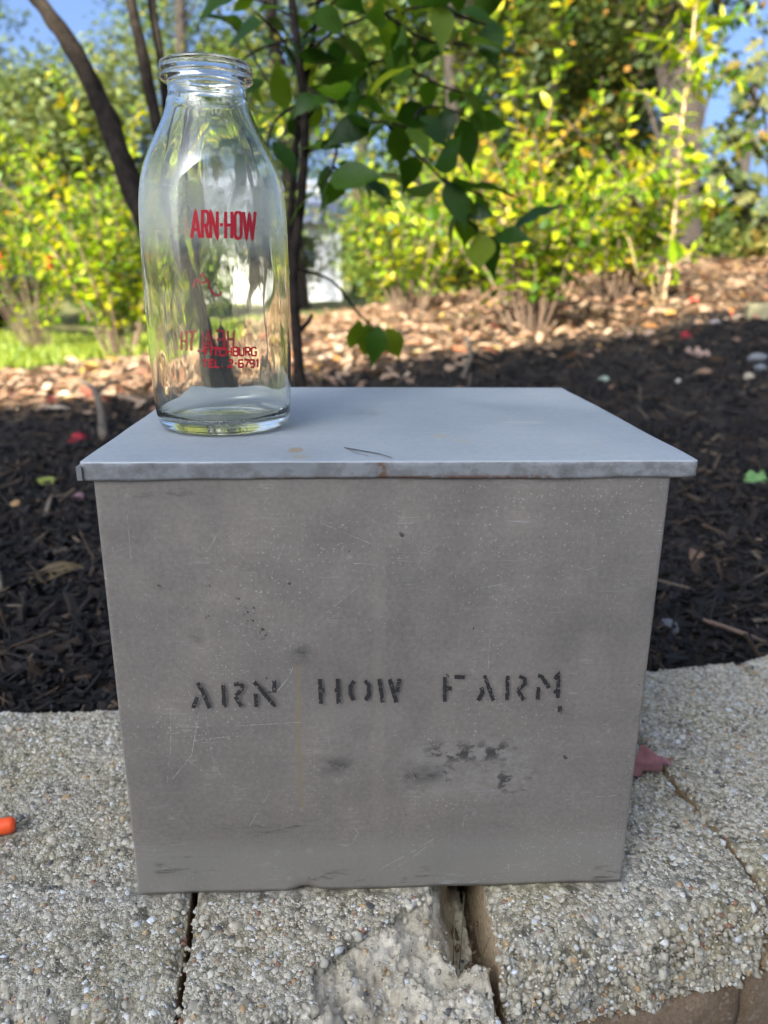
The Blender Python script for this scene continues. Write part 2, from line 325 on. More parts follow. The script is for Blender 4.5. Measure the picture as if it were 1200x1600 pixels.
wall = empty('retaining_wall', (0, -.09, -.5)); WO = np.array([0, -.09, -.5])
tag(wall, 'concrete block retaining wall with pebbly capping blocks and a broken corner', 'wall')
PEBBLES_ONE = [mesh_np('pebble', (ICO2[0]*np.array([1, .85, .62]))*(1+.12*fbm(ICO2[0]+k*9, 1.6, 2))[:, None], ICO2[1]) for k in range(4)]
for m_ in PEBBLES_ONE: m_.materials.append(M['pebble_one'])
def block(corners, h=.066, hi=True, breakfn=None, frontrough=.008, seed=0):
    """corners: front-left, front-right, back-right, back-left in plan; one rough capping block"""
    FL, FR_, BR, BL = [np.array(c, float) for c in corners]
    nu = 160 if hi else 24; ny = 185 if hi else 26; nf = 46 if hi else 8; r = .010
    u = np.linspace(0, 1, nu)
    D = np.linalg.norm(BL-FL)
    # profile along s: bottom front -> rim -> top -> back edge -> bottom back ; (depth, z)
    prof = [(0, z) for z in np.linspace(-h, -r, nf)]
    prof += [(r-r*math.cos(a), -r+r*math.sin(a)) for a in np.linspace(0, math.pi/2, 9 if hi else 4)[1:]]
    prof += [(d, 0) for d in np.linspace(r, D-.006, ny)[1:]]
    prof += [(D-.002, -.002), (D, -.008), (D, -h)]
    prof = np.array(prof); v = prof[:, 0]/D
    F_ = FL[None]*(1-u[:, None])+FR_[None]*u[:, None]; B_ = BL[None]*(1-u[:, None])+BR[None]*u[:, None]
    XY = F_[:, None]*(1-v)[None, :, None]+B_[:, None]*v[None, :, None]
    Z = np.broadcast_to(prof[:, 1], XY.shape[:2]).copy()
    P = np.concatenate([XY, Z[..., None]], -1)
    fd = (F_-B_)/np.linalg.norm(F_-B_, axis=1)[:, None]
    face = sstep(.034, .0, prof[:, 0])[None]*np.ones((nu, 1))         # 1 on the front face, fading over the top
    rgh = fbm(P+seed*3.1, 34, 4)*.75+fbm(P+seed, 120, 2)*.45
    out = rgh*frontrough*face*sstep(-h, -h+.004, P[..., 2])**.3
    P[..., :2] += fd[:, None]*out[..., None]
    P[..., 2] -= face*sstep(-.02, 0, P[..., 2])*(.003+.006*np.clip(fbm(P+seed*2+4, 40, 3), -.6, 1))
    P[..., 2] += .0011*fbm(P+seed, 90, 3)*(P[..., 2] > -.02)+.0012*fbm(P+9+seed, 16, 2)*(P[..., 2] > -.02)
    edge = np.minimum(u, 1-u)*np.linalg.norm(FR_-FL)
    P[..., 2] -= (sstep(.007, 0, edge)*(.004))[:, None]*(1+fbm(P+3, 60, 2))*(P[..., 2] > -.02)
    bmask = np.zeros(P.shape[:2], bool)
    if breakfn is not None: P, bmask = breakfn(P)
    V = P.reshape(-1, 3); F = gridF(nu, len(prof))
    # side walls
    nV = len(V); np_ = len(prof); sides = []
    Fs = [tuple(f) for f in F]
    Fs.append(tuple(range(np_))); Fs.append(tuple(range((nu-1)*np_, nu*np_))[::-1])
    me = mesh_np('capping_block', V-WO, Fs); o = link('capping_block', me, M['concrete'], wall)
    for p in list(me.polygons)[-2:]: p.use_smooth = False
    me.materials.append(M['tan_side'])
    me.polygons[-1].material_index = 1; me.polygons[-2].material_index = 1
    if breakfn is not None:
        me.materials.append(M['fracture']); bm_ = bmask.ravel()
        for p_ in list(me.polygons)[:-2]:
            if all(bm_[i] for i in p_.vertices): p_.material_index = 2
    if hi:
        rng = np.random.default_rng(100+seed)
        Q = P[:, :len(prof)-3].reshape(-1, 3); bq = bmask[:, :len(prof)-3].ravel()
        pr = proj(Q); ok = (pr[:, 0] > -60) & (pr[:, 0] < 1260) & (pr[:, 1] < 1680)
        under = (abs(Q[:, 0]) < .163) & (Q[:, 1] > .008) & (Q[:, 1] < .29)
        idx = np.where(ok & ~under & (~bq | (rng.uniform(size=len(bq)) < .34)))[0]
        if len(idx):
            # even density over area
            areaw = np.ones(len(idx)); n = int(len(idx)*.74)
            pick = rng.choice(idx, min(n, 11000)); pts = Q[pick]+rng.normal(0, .0011, (len(pick), 3))*[1, 1, .15]
            size = np.clip(rng.lognormal(math.log(.00120), .50, len(pts)), .0005, .0040)
            nearbox = (abs(pts[:, 0]) < .176) & (pts[:, 1] > -.006) & (pts[:, 1] < .30); pts = pts[~nearbox]; size = size[~nearbox]
            pts[:, 2] -= size*.48
            Vp, Fp, Rp = scatter_balls(pts, size, rng.uniform(0, 1, len(pts)), ICO1, .8, rng)
            po = link('aggregate', mesh_np('aggregate', Vp-WO, Fp, True, Rp), M['pebble'], o); tag(po, kind='stuff')
            big = rng.choice(idx, 34); 
            for k in big:
                q = Q[k]
                if abs(q[0]) < .18 and -.012 < q[1] < .3: continue
                po = link('pebble', PEBBLES_ONE[rng.integers(4)], None, o, q-WO-[0, 0, .0012])
                s = rng.uniform(.0026, .0048); po.scale = (s, s*rng.uniform(.8, 1.1), s); po.rotation_euler = (rng.uniform(-.4, .4), rng.uniform(-.4, .4), rng.uniform(0, 6.28))
    return o
def breakB(P):
    # front right corner knocked off in stepped layers
    x, y, z = P[..., 0], P[..., 1], P[..., 2]
    pts = [(-.043, -.14), (-.0475, -.080), (-.0455, -.060), (-.015, -.036), (.010, -.020), (.030, -.006), (.040, .030), (.044, .07)]
    ex = np.interp(y+.004*fbm(P, 70, 3), [p[1] for p in pts], [p[0] for p in pts]) if False else None
    ln = np.array(pts); d = np.full(x.shape, 1e9); sgn = np.ones(x.shape)
    jx = x+.0035*fbm(P, 80, 3); jy = y+.0035*fbm(P+7, 80, 3)
    for a, b in zip(ln[:-1], ln[1:]):
        ab = b-a; t = np.clip(((jx-a[0])*ab[0]+(jy-a[1])*ab[1])/(ab@ab), 0, 1)
        qx = jx-(a[0]+t*ab[0]); qy = jy-(a[1]+t*ab[1]); dd = np.hypot(qx, qy); cr = ab[0]*qy-ab[1]*qx
        upd = dd < d; d = np.where(upd, dd, d); sgn = np.where(upd, np.sign(-cr), sgn)
    s = d*sgn                                                    # >0 inside the broken corner
    D0 = np.clip(s/.026, 0, 1)*.016+.0050*fbm(P+11, 55, 4)*sstep(0, .006, s); st_ = .0060; fr_ = D0/st_-np.floor(D0/st_)
    depth = np.maximum((np.floor(D0/st_)+sstep(.55, .98, fr_))*st_, 0)*sstep(0, .0014, s)+.007*sstep(0, .0016, s)+.040*sstep(.034, .056, x)*sstep(-.050, -.020, y)*sstep(0, .01, s)
    top = np.minimum(0, -depth-(.0030*fbm(P+5, 110, 3)+.0024*np.abs(fbm(P+15, 240, 2)))*sstep(0, .003, s))
    newz = np.where(s > 0, np.minimum(z, np.maximum(top, -.0655)), z)
    P = P.copy(); P[..., 2] = newz
    P[..., 1] += np.where((s > 0) & (y < -.085), .006*fbm(P, 50, 2)+.004, 0)
    P[..., 0] += np.where(s > .002, .0012*fbm(P+31, 140, 2), 0)
    return P, s > .0006
BL_A = [(-.352, -.083), (-.1255, -.098), (-.1545, .246), (-.40, .2415)]
BL_B = [(-.1205, -.099), (.0665, -.088), (.0585, .262), (-.1500, .2465)]
BL_C = [(.0745, -.064), (.2700, -.018), (.2245, .290), (.0630, .263)]
BL_D = [(.2755, -.0165), (.4700, .055), (.4100, .318), (.2302, .291)]
block(BL_A, seed=1); block(BL_B, seed=2, breakfn=breakB); block(BL_C, seed=3, frontrough=.010); block(BL_D, seed=4)
def quad_next(q, ang, w, right=True):
    if right:
        a, b = np.array(q[1]), np.array(q[2]); dirv = np.array([math.cos(ang), math.sin(ang)])
        return [a+dirv*.004, a+dirv*w, b+dirv*(w*.93), b+dirv*.004]
    a, b = np.array(q[0]), np.array(q[3]); dirv = np.array([-math.cos(ang), -math.sin(ang)])
    return [a+dirv*w, a+dirv*.004, b+dirv*.004, b+dirv*w]
q = BL_D
for k in range(5):
    q = quad_next(q, .34+.02*k, .2, True); block(q, hi=(k == 0), seed=10+k)
q = BL_A
for k in range(6):
    q = quad_next(q, -.01*k, .235, False); block(q, hi=False, seed=20+k)
# lower courses: plain brown faced blocks
def lower(fl, fr, z0, z1, seed, n=30):
    fl = np.array(fl, float); fr = np.array(fr, float); tdir = (fr-fl)/np.linalg.norm(fr-fl); nd = np.array([tdir[1], -tdir[0]])
    u = np.linspace(0, 1, n); z = np.concatenate([[z0], np.linspace(z0+.004, z1-.004, 14), [z1]])
    XY = fl+(fr-fl)*u[:, None]
    P = np.zeros((n, len(z)+1, 3)); P[:, :-1, :2] = XY[:, None]; P[:, :-1, 2] = z
    P[:, -1, :2] = XY-nd*.2; P[:, -1, 2] = z1-.001
    e = np.minimum(np.minimum(u, 1-u)[:, None]*np.linalg.norm(fr-fl), np.minimum(z-z0, z1-z)[None])
    off = -.006*sstep(.010, 0, e)+.0022*fbm(P[:, :-1]+seed, 40, 3)
    P[:, :-1, :2] += nd*off[..., None]
    Fs = [tuple(f) for f in gridF(n, len(z)+1)]
    m = len(z)+1; Fs.append(tuple(range(m))); Fs.append(tuple(range((n-1)*m, n*m))[::-1])
    o = link('wall_block', mesh_np('wall_block', P.reshape(-1, 3)-WO, Fs), M['brown_block'], wall)
for (z0, z1, sh) in ((-.232, -.070, 0.0), (-.40, -.238, .11), (-.56, -.406, .03)):
    front = [(-1.8, -.085), (-1.35, -.085), (-.95, -.085), (-.62, -.085), (-.36, -.088), (-.15, -.100), (-.0+sh*.3, -.092), (.125, -.0590), (.262, -.025), (.47, .052), (.67, .125), (.87, .20), (1.1, .29), (1.4, .42)]
    for i in range(len(front)-1):
        a = np.array(front[i]); b = np.array(front[i+1]); d = (b-a)/np.linalg.norm(b-a); lower(a+d*.0015, b-d*.0015, z0, z1, i+z0*10)
# rubble in the gap behind the broken corner
rngr = np.random.default_rng(5)
core = []
V, F, R = scatter_balls(np.stack([rngr.uniform(.035, .072, 60), rngr.uniform(-.075, .02, 60), rngr.uniform(-.072, -.045, 60)], -1), rngr.uniform(.002, .006, 60), rngr.uniform(0, .6, 60), ICO2, .7, rngr)
o = link('rubble', mesh_np('rubble', V-WO, F, True, R), M['brown_block'], wall); tag(o, kind='stuff')

# ================================================================== the metal milk box
BZ = .0012; BW, BH, BD = .339, .2975, .296
LW, LD, LT, LX, LY = .360, .3027, .0110, .0042, -.0022
def metalmat():
    t = NT('weathered_aluminium'); co = t.coord()
    def warp(sc, amt):
        c_ = t.n('ShaderNodeTexNoise', None, Vector=co, Scale=sc, Detail=3.0, Roughness=.6).outputs['Color']
        d_ = t.n('ShaderNodeVectorMath', {'operation': 'SUBTRACT'}, i0=c_, i1=(.5, .5, .5)).outputs[0]; d_ = t.n('ShaderNodeVectorMath', {'operation': 'MULTIPLY'}, i0=d_, i1=(amt, amt, amt)).outputs[0]
        return t.n('ShaderNodeVectorMath', {'operation': 'ADD'}, i0=co, i1=d_).outputs[0]
    cw = warp(120.0, .010); sp = t.n('ShaderNodeSeparateXYZ', None, i0=warp(60.0, .007)); X, Z = sp.outputs[0], sp.outputs[2]
    def rect(p0, p1, soft=.004):
        x0, z1 = on_front(*p0); x1, z0 = on_front(*p1); s = soft
        a = t.math('MULTIPLY', t.fr(X, x0-s, x0+s), t.fr(X, x1+s, x1-s)); b = t.math('MULTIPLY', t.fr(Z, z0-s, z0+s), t.fr(Z, z1+s, z1-s))
        return t.math('MULTIPLY', a, b)
    n_big = t.noise(co, 8.0, 5, .62); n_mid = t.noise(co, 32.0, 5, .65); n_fine = t.noise(co, 330.0, 3, .6)
    base = t.ramp(n_big, [(.30, (.238, .217, .194)), (.5, (.272, .246, .218)), (.70, (.315, .281, .245))])
    base = t.mix(1.0, base, t.ramp(n_mid, [(.3, (.94, .94, .95)), (.7, (1.06, 1.05, 1.04))]), 'MULTIPLY')
    base = t.mix(.5, base, t.mix(1.0, base, t.ramp(n_fine, [(.3, (.8, .8, .8)), (.7, (1.22, 1.22, 1.22))]), 'MULTIPLY'))
    # horizontal rolling marks, worn pale foot
    hz = t.noise(t.scale(co, (4, 4, 260)), 1.0, 3); base = t.mix(.12, base, t.mix(1.0, base, t.ramp(hz, [(.3, (.8, .8, .8)), (.7, (1.2, 1.2, 1.2))]), 'MULTIPLY'))
    foot = t.math('MULTIPLY', t.fr(t.math('ADD', Z, t.math('MULTIPLY', n_mid, .02)), .062, .040), .55)
    base = t.mix(foot, base, (.34, .325, .295))
    # mineral specks
    vs = t.vor(warp(420.0, .004), 420.0); spk = t.fr(vs.outputs['Distance'], .30, .14); sel = t.n('ShaderNodeSeparateColor', None, i0=vs.outputs['Color']).outputs[0]
    dens = t.fr(t.noise(co, 9.0, 3), .40, .62)
    spk = t.math('MULTIPLY', spk, t.math('MULTIPLY', t.fr(sel, .48, .60), t.math('ADD', t.math('MULTIPLY', dens, .75), .20)))
    base = t.mix(t.math('MULTIPLY', spk, .75), base, (.50, .48, .45))
    vl = t.vor(cw, 75.0); sl_ = t.n('ShaderNodeSeparateColor', None, i0=vl.outputs['Color']).outputs[1]
    blot = t.math('MULTIPLY', t.fr(t.math('ADD', vl.outputs['Distance'], t.math('MULTIPLY', n_fine, .15)), .26, .16), t.fr(sl_, .90, .95))
    base = t.mix(t.math('MULTIPLY', blot, .4), base, (.42, .385, .34))
    vd = t.vor(cw, 95.0); sd_ = t.n('ShaderNodeSeparateColor', None, i0=vd.outputs['Color']).outputs[2]
    base = t.mix(t.math('MULTIPLY', t.math('MULTIPLY', t.fr(vd.outputs['Distance'], .14, .09), t.fr(sd_, .93, .96)), .8), base, (.05, .05, .05))
    # fine scratches in crossing directions
    for rot, sc_, th in ((.5, 5.0, .012), (-.75, 4.0, .010), (1.35, 6.0, .010)):
        mp = t.n('ShaderNodeMapping', None, Vector=co, Rotation=(0, rot, 0), Scale=(3, 1, 110)).outputs[0]
        ln = t.noise(mp, sc_*.5, 2, .5); m_ = t.fr(t.math('ABSOLUTE', t.math('SUBTRACT', ln, .5)), th*.8, 0.0)
        m_ = t.math('MULTIPLY', m_, t.fr(t.noise(co, 20.0+sc_*3, 2), .56, .70)); base = t.mix(t.math('MULTIPLY', m_, .35), base, (.60, .59, .57))
    # tan runs of dried water
    wob = t.math('MULTIPLY', t.math('SUBTRACT', n_mid, .5), .6)
    run = t.math('MULTIPLY', rect((461, 1040), (474, 1262), .0012), t.math('ADD', .72, wob)); base = t.mix(run, base, (.32, .25, .165))
    run2 = t.math('MULTIPLY', rect((584, 860), (598, 1362), .0016), t.math('ADD', .20, wob)); base = t.mix(run2, base, (.36, .32, .27))
    run3 = t.math('MULTIPLY', rect((522, 760), (540, 930), .003), t.math('ADD', .06, wob)); base = t.mix(run3, base, (.46, .42, .36))
    # pale scuffed patch with dark smudges, dark marks above the lettering and along the foot
    sm = t.noise(t.scale(co, (1, 1, 1.6)), 70.0, 4, .7)
    p1 = t.math('MULTIPLY', rect((640, 1160), (835, 1235), .010), t.fr(sm, .38, .62)); base = t.mix(t.math('MULTIPLY', p1, .7), base, (.37, .345, .315))
    for a, b, s in ( ((455, 1010), (486, 1034), .006), ((498, 1184), (548, 1204), .006), ((300, 985), (312, 1005), .005), ((640, 1198), (690, 1222), .007)):
        d_ = t.math('MULTIPLY', rect(a, b, s), t.fr(sm, .30, .62)); base = t.mix(t.math('MULTIPLY', d_, .85), base, (.075, .073, .072))
    sm2 = t.noise(t.scale(co, (1, 1, 1.3)), 105.0, 3, .6)
    for a, b, s, lo in (((668, 1164), (800, 1188), .007, .47), ((640, 1196), (712, 1228), .009, .55), ((765, 1205), (830, 1236), .009, .50)):
        d_ = t.math('MULTIPLY', rect(a, b, s), t.fr(sm2, lo, lo+.12)); base = t.mix(t.math('MULTIPLY', d_, .9), base, (.06, .058, .058))
    ft = t.noise(t.scale(co, (22, 22, 120)), 1.0, 4, .7)
    for a, b in (((240, 1338), (345, 1368)), ((465, 1362), (700, 1384)), ((905, 1304), (990, 1318)), ((930, 1355), (990, 1382)), ((245, 1290), (500, 1312)), ((160, 764), (330, 775)), ((660, 762), (690, 775)), ((1005, 790), (1030, 805))):
        d_ = t.math('MULTIPLY', rect(a, b, .003), t.fr(ft, .52, .66)); base = t.mix(t.math('MULTIPLY', d_, .7), base, (.07, .066, .06))
    for a, b in (((380, 950), (402, 975)), ((402, 975), (418, 1000)), ((320, 912), (330, 924)), ((318, 960), (330, 967)), ((150, 785), (158, 792)), ((152, 905), (166, 925)), ((1010, 800), (1018, 812))):
        d_ = t.math('MULTIPLY', rect(a, b, .0015), t.fr(n_fine, .56, .62)); base = t.mix(t.math('MULTIPLY', d_, .9), base, (.05, .05, .05))
    rgh = t.ramp(n_mid, [(.3, (.44, .44, .44)), (.7, (.60, .60, .60))])
    h = t.math('ADD', t.math('MULTIPLY', n_fine, .4), t.math('MULTIPLY', spk, .6))
    return t.done(t.princ(Base_Color=base, Metallic=.55, Roughness=rgh, Specular_IOR_Level=.4, Normal=t.bump(h, .0002, .6)))
M['metal'] = metalmat()
def lidmat():
    t = NT('galvanised_lid'); co = t.coord(); sp = t.n('ShaderNodeSeparateXYZ', None, i0=co)
    n_big = t.noise(co, 9.0, 4); n_fine = t.noise(co, 260.0, 3); br = t.noise(t.scale(co, (6, 160, 160)), 1.0, 3)
    base = t.ramp(n_big, [(.3, (.31, .335, .36)), (.52, (.375, .395, .41)), (.72, (.43, .445, .445))])
    base = t.mix(.12, base, t.mix(1.0, base, t.ramp(br, [(.3, (.88, .88, .88)), (.7, (1.1, 1.1, 1.1))]), 'MULTIPLY'))
    base = t.mix(.4, base, t.mix(1.0, base, t.ramp(n_fine, [(.3, (.85, .85, .85)), (.7, (1.12, 1.12, 1.12))]), 'MULTIPLY'))
    def spot(px, py, rx, ry, c, k=.9, th=.5):
        nonlocal base
        p = on_z(px, py, BH+LT)
        d = t.n('ShaderNodeVectorMath', {'operation': 'DISTANCE'}, i0=t.scale(co, (1/rx, 1/ry, 0)), i1=(float(p[0])/rx, float(p[1])/ry, 0)).outputs['Value']
        d = t.math('ADD', d, t.math('MULTIPLY', t.math('SUBTRACT', t.noise(co, 130.0, 4, .7), .5), 2.2))
        base = t.mix(t.math('MULTIPLY', t.fr(d, 1.0, .7), k), base, c)
    spot(462, 703, .0060, .0075, (.33, .26, .17)); spot(468, 714, .0045, .006, (.36, .30, .22), .7)
    spot(687, 681, .0065, .006, (.42, .36, .26), .8); spot(722, 688, .0075, .004, (.42, .37, .29), .7); spot(930, 696, .006, .003, (.42, .37, .29), .5)
    spot(450, 668, .010, .003, (.42, .38, .32), .6); spot(590, 630, .02, .006, (.46, .46, .40), .4); spot(820, 660, .02, .006, (.48, .48, .42), .4)
    # front lip: stained drips, rusty hem, and the whole lip a darker grey
    Z = sp.outputs[2]; lip = t.fr(Z, BH+LT-.0005, BH+LT-.0012)
    st = t.noise(t.scale(co, (70, 40, 90)), 1.0, 5, .7)
    base = t.mix(t.math('MULTIPLY', lip, t.fr(st, .42, .58)), base, (.20, .198, .195)); base = t.mix(t.math('MULTIPLY', lip, t.fr(st, .58, .70)), base, (.085, .08, .075))
    base = t.mix(t.math('MULTIPLY', lip, .6), base, (.15, .15, .152))
    def lipspot(px, w, z0, z1, c, k):
        nonlocal base
        x = on_front(px, 735, LY)[0]
        m_ = t.math('MULTIPLY', t.math('MULTIPLY', t.fr(sp.outputs[0], x-w-.002, x-w+.002), t.fr(sp.outputs[0], x+w+.002, x+w-.002)), t.math('MULTIPLY', t.fr(Z, z0-.001, z0+.001), t.fr(Z, z1+.001, z1-.001)))
        base = t.mix(t.math('MULTIPLY', t.math('MULTIPLY', m_, lip), t.math('MULTIPLY', t.fr(n_fine, .25, .55), k)), base, c)
    lipspot(597, .0028, BH, BH+LT, (.12, .065, .03), .9); lipspot(730, .05, BH, BH+.0022, (.13, .05, .025), .8); lipspot(480, .03, BH, BH+.0016, (.12, .06, .03), .6)
    return t.done(t.princ(Base_Color=base, Metallic=.25, Roughness=t.ramp(n_big, [(.3, (.52, .52, .52)), (.7, (.64, .64, .64))]), Specular_IOR_Level=.5, Normal=t.bump(n_fine, .00012, .5)))
M['lid'] = lidmat()

box = empty('milk_box', (0, 0, 0)); tag(box, 'grey metal milk delivery box with stencilled black lettering and a flat lid', 'box')
def rrect(x0, x1, y0, y1, r, nf, ns=30, nc=6):
    """closed outline starting at front left, counter-clockwise seen from above"""
    pts = []
    def arc(cx, cy, a0): return [(cx+r*math.cos(a), cy+r*math.sin(a)) for a in np.linspace(a0, a0+math.pi/2, nc)]
    pts += [(x, y0) for x in np.linspace(x0+r, x1-r, nf)][:-1] + arc(x1-r, y0+r, -math.pi/2)
    pts += [(x1, y) for y in np.linspace(y0+r, y1-r, ns)][1:-1] + arc(x1-r, y1-r, 0)
    pts += [(x, y1) for x in np.linspace(x1-r, x0+r, ns)][1:-1] + arc(x0+r, y1-r, math.pi/2)
    pts += [(x0, y) for y in np.linspace(y1-r, y0+r, ns)][1:-1] + arc(x0+r, y0+r, math.pi)[:-1]
    return np.array(pts)
def make_body():
    O = rrect(-BW/2, BW/2, 0, BD, .0022, 150); n = len(O); zs = np.concatenate([[BZ], np.linspace(BZ+.003, BH+.004, 90)])
    P = np.zeros((n, len(zs), 3)); P[..., :2] = O[:, None]; P[..., 2] = zs
    front = (O[:, 1] < .0005)[:, None]
    mid = np.clip(1-(np.abs(P[..., 0])/(BW/2))**4, 0, 1)*np.clip(np.sin(np.pi*np.clip((P[..., 2]-BZ)/BH, 0, 1)), 0, 1)**.6
    dent = .0011*fbm(P, 9, 2)*mid+.00035*fbm(P+3, 34, 2)*mid**.5
    P[..., 1] += np.where(front, dent, 0)
    bx_, _ = on_front(478, 1395); k = np.exp(-((P[..., 0]-bx_)/.008)**2)*sstep(BZ+.010, BZ, P[..., 2])
    P[..., 1] += np.where(front, .0022*k, 0); P[..., 2] += np.where(front, .0022*k, 0)
    P[..., 2] += np.where(front, .0007*fbm(P, 22, 2)*sstep(BZ+.006, BZ, P[..., 2]), 0)
    # inner skin so that the sheet has thickness
    c = np.array([0, BD/2]); Pi = P[:, ::-1].copy(); Pi[..., 0] *= (1-.003/BW*2); Pi[..., 1] = c[1]+(Pi[..., 1]-c[1])*(1-.003/BD*2)
    Q = np.concatenate([P, Pi], 1); m = Q.shape[1]
    V = Q.reshape(-1, 3); F = gridF(n, m, True)
    i = np.arange(n); j = (i+1) % n; lo = np.stack([i*m+m-1, j*m+m-1, j*m, i*m], -1); F = np.concatenate([F, lo])
    b = link('body', mesh_np('body', V, F), M['metal'], box)
    # floor plate of the box
    MB().box((-BW/2+.002, .002, BZ+.004), (BW/2-.002, BD-.002, BZ+.006)).build('floor_plate', M['metal'], box)
make_body()
def make_lid():
    x0, x1, y0, y1 = LX-LW/2, LX+LW/2, LY, LY+LD; zt = BH+LT; rings = []
    def ring(ins, z, r=.003, n=170): O = rrect(x0+ins, x1-ins, y0+ins, y1-ins, max(r-ins*.2, .0012), n, 60); return np.concatenate([O, np.full((len(O), 1), z)], 1)
    rings = [ring(.0012, BH-.0002), ring(.0002, BH+.0006), ring(.0, BH+.002), ring(.0002, BH+.004), ring(.0, BH+.007), ring(0, zt-.0011), ring(.0003, zt-.0004), ring(.0009, zt-.0001), ring(.003, zt)]
    for k in np.linspace(.012, .150, 14): rings.append(ring(k, zt))
    P = np.stack(rings, 1); n, m = P.shape[:2]
    wob = fbm(P*np.array([1, 1, .3]), 28, 2)*.0006; sidew = (P[..., 2] < zt-.0005) & (P[..., 1] < y0+.002)
    P[..., 1] += np.where(sidew, wob, 0); P[..., 2] += np.where(P[..., 2] < BH+.003, .0007*fbm(P+2, 20, 2), 0)
    top = P[..., 2] > zt-.0006
    P[..., 2] += np.where(top, .0007*fbm(P+8, 12, 2)*sstep(0, .03, np.minimum(P[..., 1]-y0, y1-P[..., 1])), 0)
    V = P.reshape(-1, 3); F = [tuple(f) for f in gridF(n, m, True)]
    F.append(tuple(range(m-1, n*m, m)))
    under = ring(.0030, BH+.0045); nV = len(V); V = np.concatenate([V, under])
    F += [(i*m, nV+i, nV+(i+1) % n, ((i+1) % n)*m) for i in range(n)]; F.append(tuple(range(nV, nV+n))[::-1])
    link('lid', mesh_np('lid', V, F), M['lid'], box)
make_lid()
# folded tab at the lid's left front corner, hinge behind
MB().box((LX-LW/2-.0013, LY-.0012, BH+.0004), (LX-LW/2+.0016, LY+.012, BH+LT-.0026)).build('corner_tab', M['lid'], box)
V, F = tube([(-.13, BD+.006, BH+.001), (.13, BD+.006, BH+.001)], [.003, .003], 10); MB().add(V, F).build('hinge', M['metal'], box)

# ---- strokes: lettering made of ribbons
def ribbon(pts, w, step=3.0):
    """2D polyline -> left / right offsets with mitred joints"""
    P = [np.array(pts[0], float)]
    for a, b in zip(pts[:-1], pts[1:]):
        a = np.array(a, float); b = np.array(b, float); n = max(1, int(np.linalg.norm(b-a)/step))
        P += [a+(b-a)*k/n for k in range(1, n+1)]
    P = np.array(P); d = np.diff(P, axis=0); d /= np.linalg.norm(d, axis=1)[:, None]+1e-9
    nn = np.stack([-d[:, 1], d[:, 0]], 1); N = np.zeros_like(P); N[0] = nn[0]; N[-1] = nn[-1]
    for i in range(1, len(P)-1):
        s = nn[i-1]+nn[i]; L = np.linalg.norm(s); s = s/L if L > .2 else nn[i]; N[i] = s/max(.5, s@nn[i])
    return P+N*w/2, P-N*w/2
def stroke_mesh(strokes, fmap, jit=0.0, seed=1, step=3.0):
    rng = np.random.default_rng(seed); mb = MB()
    for k, (pts, w) in enumerate(strokes):
        L, Rr = ribbon(pts, w, step)
        if jit:
            L = L+rng.normal(0, jit, L.shape); Rr = Rr+rng.normal(0, jit, Rr.shape)
        V = [fmap(p[0], p[1], k) for p in L]+[fmap(p[0], p[1], k) for p in Rr]; n = len(L)
        mb.add(V, [(i, i+1, n+i+1, n+i) for i in range(n-1)], rng.uniform())
    return mb
z3 = lambda pts: [(180+x/2.727, 980+y/2.727) for x, y in pts]
z4 = lambda pts: [(560+x/2.609, 980+y/2.609) for x, y in pts]
S = []
WORDS = {'A': [z3([(352, 291), (334, 337)]), z3([(353, 229), (372, 262), (404, 336)])],
 'R': [z3([(462, 229), (467, 337)]), z3([(508, 236), (530, 234), (544, 243), (541, 258), (516, 284)]), z3([(514, 288), (541, 333)])],
 'N': [z3([(600, 274), (602, 332)]), z3([(594, 228), (622, 258), (682, 330)]), z3([(678, 220), (680, 270)])],
 'H': [z3([(873, 213), (874, 252), (877, 320)]), z3([(883, 262), (892, 262)]), z3([(934, 262), (944, 262)]), z3([(949, 213), (952, 320)])],
 'O': [z3([(1017, 222), (1003, 244), (1001, 276), (1017, 303)]), z3([(1064, 220), (1080, 240), (1081, 278), (1064, 306)])],
 'W': [z4([(84, 205), (99, 299)]), z4([(126, 206), (154, 300)]), z4([(166, 203), (157, 256)])],
 'F': [z4([(351, 196), (350, 297)]), z4([(357, 243), (379, 243)]), z4([(390, 197), (430, 197)])],
 'A2': [z4([(499, 240), (504, 262), (484, 292)]), z4([(511, 189), (548, 291)])],
 'R2': [z4([(606, 191), (604, 291)]), z4([(652, 193), (676, 203), (676, 224), (648, 248)]), z4([(648, 252), (672, 291)])],
 'M': [z4([(730, 238), (728, 289)]), z4([(728, 190), (744, 194), (774, 242)]), z4([(796, 204), (812, 187), (810, 282)]), z4([(802, 258), (795, 252)]), z4([(818, 314), (818, 346)])]}
def paintmat(name, c, thr, scale, rough=.5, tl=0.0):
    t = NT(name); nz = t.noise(t.coord(), scale, 4, .7); m_ = t.fr(nz, thr, thr+.04)
    p = t.princ(Base_Color=t.ramp(nz, [(.4, tuple(x*.7 for x in c)), (.7, c)]), Roughness=rough); tr = t.n('ShaderNodeBsdfTransparent').outputs[0]
    if tl: p = t.n('ShaderNodeMixShader', None, i0=tl, i1=p, i2=t.n('ShaderNodeBsdfTranslucent', None, Color=c).outputs[0]).outputs[0]
    return t.done(t.n('ShaderNodeMixShader', None, i0=m_, i1=tr, i2=p).outputs[0])
M['stencil'] = paintmat('stencil_paint', (.028, .026, .026), .395, 360.0)
def front_map(x, y, k):
    X, Z = on_front(x, y); return (X, -.0021-.00002*k, Z)
for k, st in WORDS.items():
    mb = stroke_mesh([(p, 6.3) for p in st], front_map, .35, ord(k[0])); o = mb.build('stencil_letter', M['stencil'], box)
